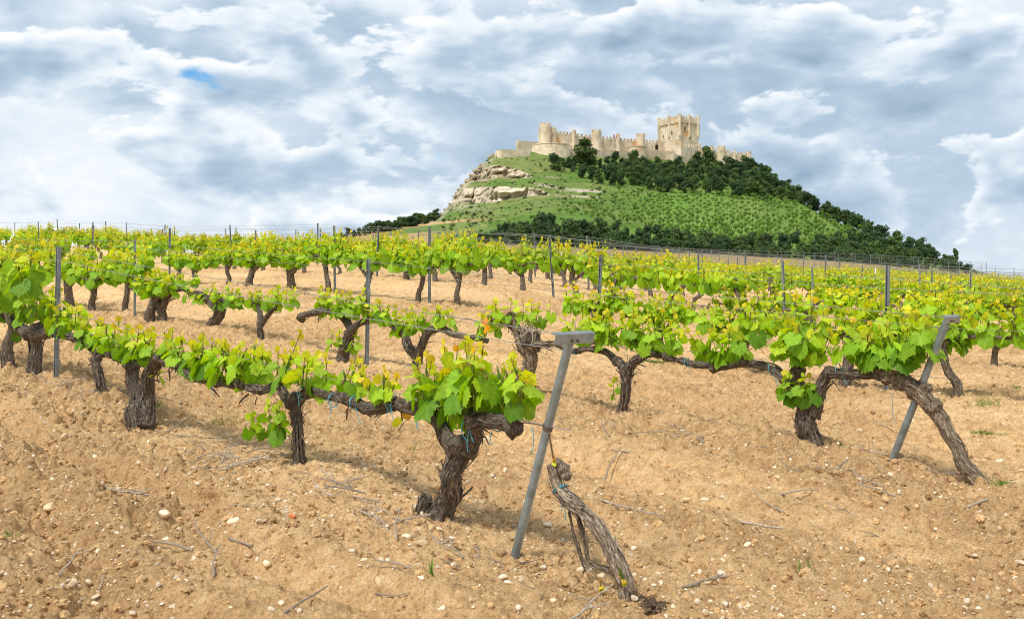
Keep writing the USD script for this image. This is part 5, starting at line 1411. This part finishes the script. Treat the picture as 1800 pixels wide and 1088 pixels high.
# ------------------------------------------------------------------ the near ground: stumps, ties, stones, twigs, weeds
# the dead leaning trunk at the end of the nearest row
def leaning_trunk(k, seed, line, label, heads, tint, name, strips=60, extra=()):
    g = RS(seed); P = rpts(k, [(a, b) for a, b, _ in line]); r = [rad(w, p) for (_, _, w), p in zip(line, P)]
    P = ground_foot(P, 0.08); o = on_row(line[0][0], line[0][1], k)
    root = xform(name, o); tag(root, label, 'dead vine' if 'dead' in name else 'grapevine')
    geo, PP, rr = limb(g, P, r, seed, sides=32, strips=strips, tint=tint); put(root, 'trunk', (geo[0] - o,) + geo[1:], 'bark', smooth=True)
    for i, (x, y, w) in enumerate(heads):
        c = on_row(x, y, k); kg = knob(None, g, c, rad(w, c), seed + i, np.array(tint) * 0.75); put(root, 'knot', (kg[0] - o,) + kg[1:], 'bark', smooth=True)
    for i, e in enumerate(extra):
        Q = rpts(k, [(a, b) for a, b, _ in e]); rq = [rad(w, p) for (_, _, w), p in zip(e, Q)]
        geo, _, _ = limb(g, Q + NROW * 0.01 * i, rq, seed + 30 + i, sides=10, strips=3, tint=np.array(tint) * 0.55); put(root, 'loose_bark', (geo[0] - o,) + geo[1:], 'bark', smooth=True)
    return root
leaning_trunk(0, 61, [(1104, 1066, 34), (1096, 1015, 30), (1076, 972, 29), (1043, 920, 28), (1011, 888, 28), (986, 860, 25), (976, 832, 22), (970, 816, 18)], 'dead grey trunk leaning away at the end of the nearest row, tied with twine', [(990, 824, 22), (996, 836, 18), (980, 814, 18)], (2.0, 1.96, 1.86), 'dead_vine', 55,
    [[(1000, 898, 5), (1012, 950, 6), (1024, 990, 4), (1030, 1004, 3)], [(1012, 905, 9), (1026, 955, 10), (1032, 985, 9), (1052, 998, 8), (1078, 1008, 8)]])
leaning_trunk(1, 62, [(1742, 884, 34), (1728, 862, 29), (1703, 826, 27), (1672, 774, 25), (1650, 730, 28), (1628, 702, 30), (1598, 676, 27), (1566, 660, 24), (1552, 656, 20)], 'bare grey old trunk leaning down to the right behind the right-hand pipe post', [(1640, 715, 32), (1612, 690, 34), (1584, 672, 30), (1562, 664, 26), (1626, 682, 22)], (1.7, 1.65, 1.5), 'leaning_trunk', 70)
# a few red and yellow buds breaking from the dead trunk
gb = RS(66)
for i, (x, y, l_) in enumerate(((985, 812, 0.03), (1112, 1022, 0.05), (1068, 1034, 0.04))):
    st_, lv_ = shoot(gb, on_row(x, y, 0) - NROW * 0.04, UP + gb.normal(0, 0.4, 3), l_, 0.016, 0.9, tipleaf=0.010); bp = xform('bud_shoot', on_row(x, y, 0)); o_ = on_row(x, y, 0)
    tag(bp, ['yellow buds on top of the dead trunk', 'red and yellow buds right of the dead trunk foot', 'yellow buds left of the dead trunk foot'][i], 'shoot')
    put(bp, 'stem', (st_[0] - o_,) + tuple(st_[1:]), 'vine_leaf', smooth=True)
    for v, f, t in lv_: put(bp, 'leaf', (v - o_, f), 'vine_leaf', smooth=True, tint=t)
# rotten foot of the dead trunk
for i, (x, y, w) in enumerate(((1112, 1066, 70), (1144, 1060, 46), (1084, 1078, 46))):
    c = on_row(x, y, 0); v, f = lump(640 + i, 4, 0.9, 2.6, (1, 1, 0.6)); rr = rad(w, c)
    tag(put(None, 'rotten_stump', (v * rr + c - UP * 0.02, f), 'bark', smooth=True, tint=np.array([1.0, 0.85, 0.7]), st=np.stack([np.arctan2(v[:, 1], v[:, 0]) * rr, v[:, 2] * rr], 1)), ['dark rotten stump at the foot of the dead leaning trunk', 'right lump of rotten wood beside the dead trunk foot', 'left lump of rotten wood beside the dead trunk foot'][i], 'stump')
# ball of dry twigs on the bleached vine
g = RS(71); c0 = on_row(930, 588, 1); mb = MB()
for i in range(46):
    a = rand_quat(g, 1)[0]; R = Rotation.from_quat(a).as_matrix(); t = np.linspace(0, g.uniform(2, 5), 14); rr = g.uniform(0.05, 0.13)
    q = np.stack([np.cos(t) * rr, np.sin(t) * rr * g.uniform(0.5, 1), np.linspace(-0.03, 0.03, 14)], 1) @ R.T + g.normal(0, 0.025, 3)
    v, f = tube(q, g.uniform(0.0018, 0.004), 4, cap=False); k = g.uniform(0.8, 1.5); mb.add(v, f, (k, k * .97, k * .93))
r = xform('twig_bundle', c0); put(r, 'twigs', mb.geo()[:3], 'wood_twig', smooth=True); tag(r, 'tangled ball of dry tendrils on the bleached vine', 'twigs')

# blue twine round the arms, and wires
def tie(P0, rr, label, axis, tails=1, seed=0, name='twine_tie', m='blue_twine'):
    g = RS(seed); root = xform(name, P0); tag(root, label, 'twine')
    t = unit(axis); a = unit(np.cross(t, UP)); b = np.cross(a, t); ang = np.linspace(0, 2 * np.pi, 22)
    for i in range(2):
        q = np.outer(np.cos(ang), a) * rr + np.outer(np.sin(ang), b) * rr + t * (0.004 * i + 0.006 * np.sin(ang + i))[:, None]
        v, f = tube(q, 0.0021, 5, cap=False); put(root, 'loop', (v, f), m, smooth=True)
    for i in range(tails):
        s = np.linspace(0, 1, 9); L = g.uniform(0.05, 0.12); d = g.uniform(-0.5, 0.5)
        q = np.outer(s * d * L, t) - np.outer(s ** 1.4 * L, UP) + UP * (rr if i == 0 else 0) * 0.2 - np.array([0, 1, 0]) * rr * 1.05 + np.outer(np.sin(s * 3) * 0.012, t)
        v, f = tube(q, 0.0019, 5); put(root, 'loose_end', (v, f), m, smooth=True)
for i, (x, y, w, k, n_, lab) in enumerate([(531, 691, 17, 0, 1, 'blue twine tied round the arm just right of the slim vine'), (586, 704, 20, 0, 2, 'long-tailed blue twine on the arm left of the thick forked vine'), (626, 708, 24, 0, 1, 'blue twine on the arm beside the small orange shoot'), (690, 708, 27, 0, 2, 'blue twine on the thick part of the long arm'),
        (738, 716, 28, 0, 2, 'blue twine nearest the fork of the thick vine'), (828, 752, 40, 0, 2, 'blue twine in the crotch of the thick forked vine'), (876, 742, 28, 0, 1, 'blue twine next to the knobbly arm end'), (378, 668, 20, 0, 1, 'blue twine on the low arm right of the split vine'), (104, 583, 19, 0, 1, 'blue twine behind the flat post at the left edge'),
        (1356, 650, 18, 1, 2, 'blue twine on the left arm of the stout second-row vine'), (1474, 650, 20, 1, 1, 'blue twine on the right arm of the stout second-row vine'), (1208, 636, 14, 1, 1, 'blue twine on the joined arms left of the stout second-row vine'), (1012, 617, 11, 1, 1, 'blue twine on the thin arm behind the nearest pipe post')]):
    tie(on_row(x, y, k), rad(w, on_row(x, y, k)) * 1.12, lab, UROW, n_, 70 + i)
tie(on_row(984, 858, 0), rad(28, on_row(984, 858, 0)) * 1.05, 'bright blue twine round the top of the dead leaning trunk', on_row(1011, 888, 0) - on_row(976, 832, 0), 2, 99)
def strand(pts, r, m, label, cat='wire', name='tie_wire'):
    P = spline(pts, 24); root = xform(name, P[0]); tag(root, label, cat); v, f = tube(P - P[0], r, 5); put(root, 'strand', (v, f), m, smooth=True)
c = fa + (ta - fa) * 0.575
strand([on_row(906, 744, 0), on_row(930, 745, 0) + UP * 0.004, c], 0.003, 'rusty_steel', 'wire from the knobbly arm end to the nearest pipe post')
strand([c, on_row(968, 780, 0), on_row(975, 818, 0)], 0.0045, 'rusty_steel', 'twisted wire from the nearest pipe post down to the dead trunk')
strand([on_row(934, 748, 0), on_row(938, 770, 0), on_row(933, 798, 0)], 0.002, 'blue_twine', 'loose blue string hanging left of the nearest pipe post', 'twine', 'loose_string')
strand([on_row(1570, 690, 1), on_row(1569, 720, 1), on_row(1573, 742, 1)], 0.002, 'blue_twine', 'thin loose string hanging beside the right-hand pipe post', 'twine', 'loose_string')

# stones one can pick out
g = RS(808)
STONES = [stone_shape(40 + i, 2, 9, (1, g.uniform(0.65, 0.95), g.uniform(0.4, 0.65))) for i in range(8)]
stone_cls = []
for i, q in enumerate(STONES):
    c = kind_class(f'stone_kind_{i}'); put(None, 'stone', q, 'pale_stone', smooth=32, tint=np.array([1.0, 0.985, 0.97]), path=c + '/body'); stone_cls.append(c)
named = [(112, 770, 24, 'brown angular stone left of the split vine', 0), (288, 905, 34, 'flat pale stone in the left foreground, largest of its pair', 1), (459, 917, 22, 'bluish white stone in front of the slim vine', 1), (413, 914, 34, 'flat cream stone left of the bluish white one', 1), (697, 902, 20, 'rounded cream stone near the foot of the thick vine', 0), (730, 868, 18, 'tan stone left of the thick vine stump', 0),
         (716, 942, 22, 'pale rough stone in front of the thick vine', 1), (772, 930, 16, 'white pointed stone at the foot of the thick vine', 1), (742, 957, 26, 'broad tan stone below the white pointed one', 0), (1020, 1004, 20, 'cream stone beside the loose bark of the dead trunk', 1), (916, 1016, 19, 'white rounded stone left of the dead trunk', 1), (912, 1070, 22, 'white stone at the bottom edge left of the dead trunk', 1), (1308, 1066, 30, 'white flat stone at the bottom edge right of the dead trunk', 1),
         (1367, 839, 16, 'white stone left of the dry grass tuft', 1), (1755, 814, 26, 'flat white stone near the right edge behind the leaning trunk', 1), (1680, 852, 18, 'cream stone just left of the leaning trunk foot', 1), (1568, 836, 16, 'white stone at the foot of the right-hand pipe post', 1), (1270, 875, 18, 'white stone in the furrow in the middle foreground', 1), (1445, 957, 14, 'small white stone in the right foreground', 1), (127, 1027, 22, 'white stone by the forked stick in the left corner', 1),
         (168, 1049, 18, 'flat grey stone at the lower left', 1), (88, 890, 30, 'tan clod-like stone in the left foreground', 0), (205, 860, 18, 'tan stone below the split vine', 0), (665, 1020, 26, 'tan flat stone in the middle foreground', 0), (640, 985, 18, 'pale stone in the middle foreground', 1), (374, 990, 16, 'small white stone left of the grey twig', 1), (1205, 880, 22, 'pinkish round stone in the middle of the furrow', 0), (510, 906, 20, 'orange piece of tile near the twig pile', 2), (1710, 975, 22, 'long white stone at the right edge', 1), (1312, 960, 20, 'cream stone right of the dead trunk', 1)]
cols = [(0.80, 0.70, 0.56), (0.96, 0.93, 0.86), (1.1, 0.48, 0.28)]
def stone(P, s, cls, label, group, sink=0.25):
    r = xform('stone', P + UP * s * (0.35 - sink), g.uniform(0, 6.28), s * np.array([1, 1, g.uniform(0.75, 1.1)]), ref=cls, tilt=(g.normal(0, 12), g.normal(0, 12)))
    tag(r, label, 'stone', group); return r
tinted = {}
for tone in range(3):
    for i in range(4):
        c = kind_class(f'stone_tone_{tone}_{i}'); put(None, 'stone', STONES[i * 2 % 8], 'pale_stone', smooth=32, tint=np.array(cols[tone]), path=c + '/body'); tinted[tone, i] = c
for x, y, w, lab, tone in named:
    P = pix_ground(x, y); stone(P, w / 2 * P[1] / F * 1.05, tinted[tone, int(g.integers(4))], lab, None)
done = 0
while done < 190:
    x, y = g.uniform(-10, 1810), 560 + 520 * g.random() ** 0.62
    P = pix_ground(x, y)
    if P is None or P[1] > 15: continue
    s = min(0.008 + g.exponential(0.008), 0.034)
    if 2 * s * F / P[1] < 7: s = 3.6 * P[1] / F
    c = P @ NROW; near = min(abs(c - q) for q in ROWC[:4])
    if g.random() > (1.0 if near < 0.7 else 0.45): continue
    side = 'left' if x < 600 else 'middle' if x < 1200 else 'right'
    where = 'front' if P[1] < 5 else 'middle distance' if P[1] < 9 else 'back'
    stone(P, s, stone_cls[int(g.integers(8))] if g.random() < .6 else tinted[1, int(g.integers(4))], f'small pale stone lying on the tilled soil, {side} {where} of the field', f'small stones of the {side} {where}')
    done += 1
def field_points(n, seed, d0, d1, power=1.0):
    gg = RS(seed); d = d0 * (d1 / d0) ** (gg.random(n) ** power); x = gg.uniform(-0.56, 0.56, n) * d
    return np.stack([x, d, ground_z(x, d)], 1), gg
def keep_mask(P, gg, base, extra):
    c, t = P @ NROW, P @ UROW
    near = np.min([np.abs(c - q) for q in ROWC[:5]], axis=0)
    m = meshkit.fbm(np.stack([c * 1.0, t * 0.35, 0 * c + 7], -1), 2, 11)
    return gg.random(len(P)) < np.clip(base + extra * (near < 0.6) + 1.4 * (m - 0.45), 0.05, 1)
P, gg = field_points(26000, 5, 2.9, 22); P = P[keep_mask(P, gg, 0.25, 0.45)]; n = len(P)
s = np.clip(0.0025 + gg.exponential(0.0042, n), 0, 0.016)
instancer('pebbles', [((stone_shape(90 + i, 1, 6, (1, 0.8, 0.6))), 'pale_stone', False) for i in range(5)], P + np.stack([0 * s, 0 * s, s * 0.15], 1), rand_quat(gg, n), np.stack([s] * 3, 1), gg.integers(0, 5, n), 'pale pebbles and grit strewn over the soil', 'pebbles')
P, gg = field_points(64000, 6, 2.8, 22); P = P[keep_mask(P, gg, 0.42, 0.25)]; n = len(P)
s = np.clip(0.0025 + gg.exponential(0.0042, n), 0, 0.024)
instancer('soil_clods', [((lump(110 + i, 2 if i < 3 else 1, 0.95, 2.9, (1, 0.9, 0.7))), 'clod', False) for i in range(6)], P + np.stack([0 * s, 0 * s, s * 0.12], 1), rand_quat(gg, n, 0.5), np.stack([s] * 3, 1), gg.integers(0, 6, n), 'loose crumbs and clods of tilled soil', 'soil clods')

# twigs: prunings on the ground
g = RS(909)
def twig_geo(g, L, r, fork=True):
    pts = [np.zeros(3)]; d = np.array([1.0, 0, 0])
    for i in range(6):
        d = unit(d + g.normal(0, 0.13, 3) * np.array([1, 1, 0.5])); pts.append(pts[-1] + d * L / 6)
    P = np.array(pts); P[:, :2] -= P.mean(0)[:2]
    mb = MB(); v, f = tube(P, np.linspace(r, r * 0.55, 7) * (1 + g.normal(0, .12, 7)), 6); mb.add(v, f)
    if fork and g.random() < 0.5:
        i = int(g.integers(2, 5)); q = np.array([P[i], P[i] + np.array([0.5, g.choice([-1, 1]) * 0.7, 0.25]) * L * 0.16, P[i] + np.array([1, g.choice([-1, 1]) * 0.9, 0.3]) * L * 0.27]); v, f = tube(q, [r * 0.7, r * 0.55, r * 0.35], 5); mb.add(v, f)
    return mb.geo()[:3]
twig_cls = []
for i in range(10):
    c = kind_class(f'twig_kind_{i}'); put(None, 'twig', twig_geo(g, 1.0, 0.018 + 0.012 * g.random()), 'wood_twig', smooth=True, path=c + '/stem'); twig_cls.append(c)
def twig(P, L, ang, label, group, tilt=0.0, lift=0.008):
    d = np.array([math.cos(ang), math.sin(ang)]) * L / 2
    za, zb = ground_z(np.array([P[0] - d[0], P[0] + d[0]]), np.array([P[1] - d[1], P[1] + d[1]]))
    Q = P.copy(); Q[2] = max((za + zb) / 2, P[2] - 0.005) + lift
    th = max(0.5, min(1.0, 0.28 / L)) * L
    r = xform('twig', Q, ang, (L, th, th), ref=twig_cls[int(g.integers(10))], tilt=(0, -math.degrees(math.atan2(zb - za, L)) + tilt)); tag(r, label, 'twig', group)
for x, y, wpx, slope, lab in [(215, 870, 60, -0.5, 'thin grey twig lying below the split vine'), (122, 1000, 40, 1.2, 'short forked stick in the lower left corner'), (425, 965, 60, -0.55, 'straight twig in the left foreground'), (535, 1070, 60, 0.5, 'stick leaving the bottom edge left of centre'), (690, 1047, 55, -0.2, 'grey twig in the bottom middle'), (430, 887, 50, 0.03, 'twig lying flat left of the twig pile'),
        (770, 955, 32, -0.7, 'left half of a snapped stick before the thick vine'), (795, 950, 26, 0.8, 'right half of a snapped stick before the thick vine'), (1110, 900, 110, -0.35, 'long bent stick right of the dead trunk'), (1110, 794, 80, -0.02, 'twig lying in the middle ground between the pipe posts'), (1240, 780, 42, -0.4, 'small twig left of the stout second-row vine'), (1075, 838, 24, 0.9, 'short twig right of the nearest pipe post'),
        (1410, 878, 80, 0.08, 'forked twig in the right foreground'), (1735, 880, 60, 0.6, 'grey stick lying against the foot of the leaning trunk'), (1235, 1026, 70, 0.18, 'stick at the bottom right of the dead trunk'), (1040, 1072, 75, 0.4, 'stick at the foot of the dead trunk'), (1060, 1010, 70, -0.2, 'twig across the rotten stump'), (1560, 750, 46, -0.1, 'twig on the soil left of the right-hand pipe post'), (610, 855, 80, 0.12, 'long twig lying on the twig pile'), (350, 770, 90, -0.12, 'long stick between the split vine and the slim vine'),
        (310, 755, 60, 0.15, 'stick right of the split vine foot'), (1330, 930, 40, -0.9, 'thin twig in the right foreground soil')]:
    P = pix_ground(x, y); Q = pix_ground(x + wpx / 2, y - slope * wpx / 2); R_ = pix_ground(x - wpx / 2, y + slope * wpx / 2)
    d = Q - R_; twig(P, float(np.linalg.norm(d[:2])), math.atan2(d[1], d[0]), lab, None)
for (x, y, n_, where, sp) in [(625, 880, 20, 'below the slim vine', 0.24), (400, 800, 26, 'between the split vine and the slim vine', 0.26), (440, 815, 14, 'left of the slim vine foot', 0.2), (150, 690, 20, 'right of the left-hand flat steel post', 0.32), (70, 690, 10, 'under the stout left-hand vine', 0.3), (800, 965, 5, 'before the thick vine', 0.12), (1500, 830, 8, 'under the right-hand pipe post', 0.35), (1300, 775, 8, 'left of the stout second-row vine', 0.4), (1620, 820, 6, 'behind the leaning trunk', 0.3), (280, 960, 8, 'in the left foreground', 0.5), (1100, 760, 8, 'under the slim forked vine', 0.4), (640, 660, 9, 'under the second row', 0.5), (1440, 900, 8, 'in the right foreground', 0.6)]:
    C = pix_ground(x, y)
    for i in range(n_):
        q = gpt(*(C[:2] + (UROW * g.normal(0, sp) + NROW * g.normal(0, sp * 0.5))[:2])); twig(q, g.uniform(0.06, 0.26), float(g.normal(2.2, 0.75)), f'dry grey pruning in the heap {where}', f'prunings {where}', g.normal(0, 5), g.uniform(0.004, 0.03))

gg = RS(919); n = 2600
k = gg.integers(0, 4, n); t = gg.uniform(2.2, 24, n) ** 1.0; c = np.array(ROWC)[k] + gg.normal(0, 0.26, n)
P = NROW * c[:, None] + UROW * t[:, None]; ok = (P[:, 1] > 3) & (np.abs(P[:, 0] / P[:, 1]) < 0.56); P = P[ok]
keep = meshkit.fbm(P * np.array([1.4, 1.4, 1]), 2, 51) > 0.45; P = P[keep]; n = len(P); P[:, 2] = ground_z(P[:, 0], P[:, 1]) + 0.004
L = gg.uniform(0.02, 0.11, n); a = gg.uniform(0, 6.28, n)
q = Rotation.from_euler('zy', np.stack([a, gg.normal(0, 0.15, n)], 1)).as_quat()
lit = []
for i in range(4):
    v, f, t_ = twig_geo(gg, 1.0, 0.035, False); lit.append(((v, f, t_ * [0.45, 0.7, 1.0, 0.3][i]), 'wood_twig', True))
instancer('twig_litter', lit, P, q, np.stack([L, L * 0.8, L * 0.8], 1), gg.integers(0, 4, n), 'broken twigs and bark litter lying under the vine rows', 'litter')

# dry tufts and green weeds
def tuft(x, y, n_, h, spread, cols, label, cat, name, curl=0.7, w=0.0016):
    C = pix_ground(x, y); gg = RS(int(x * 7 + y)); root = xform(name, C); tag(root, label, cat); mb = MB()
    for _ in range(n_):
        b = np.array([gg.normal(0, spread), gg.normal(0, spread), -0.01]); d = unit(np.array([gg.normal(0, curl), gg.normal(0, curl), 1.0])); L = h * gg.uniform(0.5, 1.1)
        s = np.linspace(0, 1, 5)[:, None]
        q = b + d * L * s + np.array([d[0], d[1], -0.5]) * (s ** 2) * L * curl * 0.6
        side = unit(np.cross(d, gg.normal(size=3))); ww = w * np.array([1, 1, 0.8, 0.5, 0.1])[:, None]
        v = np.vstack([q - side * ww, q + side * ww]); f = np.array([[i, i + 1, i + 6] for i in range(4)] + [[i, i + 6, i + 5] for i in range(4)])
        mb.add(v, f, np.asarray(cols[int(gg.integers(len(cols)))]) * gg.uniform(0.7, 1.3))
    p = put(root, 'blades', mb.geo()[:3], 'vine_leaf'); tag(p, kind='stuff')
DRY = [(0.30, 0.19, 0.08), (0.40, 0.27, 0.12), (0.24, 0.15, 0.07)]; GRN = [(0.10, 0.22, 0.03), (0.16, 0.28, 0.04), (0.07, 0.16, 0.02)]
tuft(1440, 830, 260, 0.10, 0.055, DRY, 'rusty tuft of dry grass before the stout second-row vine', 'dry grass', 'dry_grass_tuft', 1.3)
tuft(560, 938, 160, 0.06, 0.05, DRY, 'small dry tuft in the middle foreground', 'dry grass', 'dry_grass_tuft', 1.5); tuft(385, 865, 120, 0.06, 0.05, DRY, 'dry tuft below the twig heap left of the slim vine', 'dry grass', 'dry_grass_tuft', 1.4); tuft(940, 985, 260, 0.05, 0.08, DRY, 'brown moss-like dry tuft at the foot of the nearest pipe post', 'dry grass', 'dry_grass_tuft', 1.6); tuft(1000, 1030, 200, 0.06, 0.08, DRY, 'dry tuft between the pipe post and the dead trunk', 'dry grass', 'dry_grass_tuft', 1.5)
tuft(395, 745, 110, 0.12, 0.06, DRY + GRN, 'mixed green and dry weed between the split vine and the slim vine', 'weed', 'weed', 0.6); tuft(262, 720, 26, 0.16, 0.02, GRN, 'fresh green weed climbing the split vine trunk', 'weed', 'weed', 0.8, 0.004); tuft(1735, 712, 90, 0.15, 0.07, GRN + DRY[:1], 'grass clump at the right edge behind the leaning trunk', 'weed', 'weed', 0.6); tuft(1732, 760, 60, 0.07, 0.06, GRN, 'low green weed below the grass clump at the right edge', 'weed', 'weed', 1.2, 0.003)
tuft(1480, 785, 70, 0.07, 0.06, GRN, 'green weed right of the stout second-row vine foot', 'weed', 'weed', 1.1, 0.003); tuft(1155, 635, 90, 0.07, 0.10, GRN, 'green weed under the slim forked vine arm', 'weed', 'weed', 1.1, 0.004); tuft(758, 1010, 8, 0.09, 0.006, GRN[:2], 'single upright green weed in the middle foreground', 'weed', 'weed', 0.25, 0.003); tuft(730, 790, 14, 0.06, 0.01, GRN, 'tiny green weed left of the thick vine', 'weed', 'weed', 0.4, 0.003)
tuft(1410, 1000, 16, 0.09, 0.03, GRN + DRY, 'sparse grass blades in the right foreground', 'weed', 'weed', 0.9, 0.002); tuft(1780, 680, 40, 0.09, 0.05, GRN, 'low weed at the far right under the third row', 'weed', 'weed', 0.8, 0.004); tuft(1750, 850, 30, 0.08, 0.03, GRN, 'small weed behind the foot of the leaning trunk', 'weed', 'weed', 0.8, 0.003); tuft(12, 945, 12, 0.09, 0.015, GRN, 'green blades at the lower left edge', 'weed', 'weed', 0.5, 0.003)
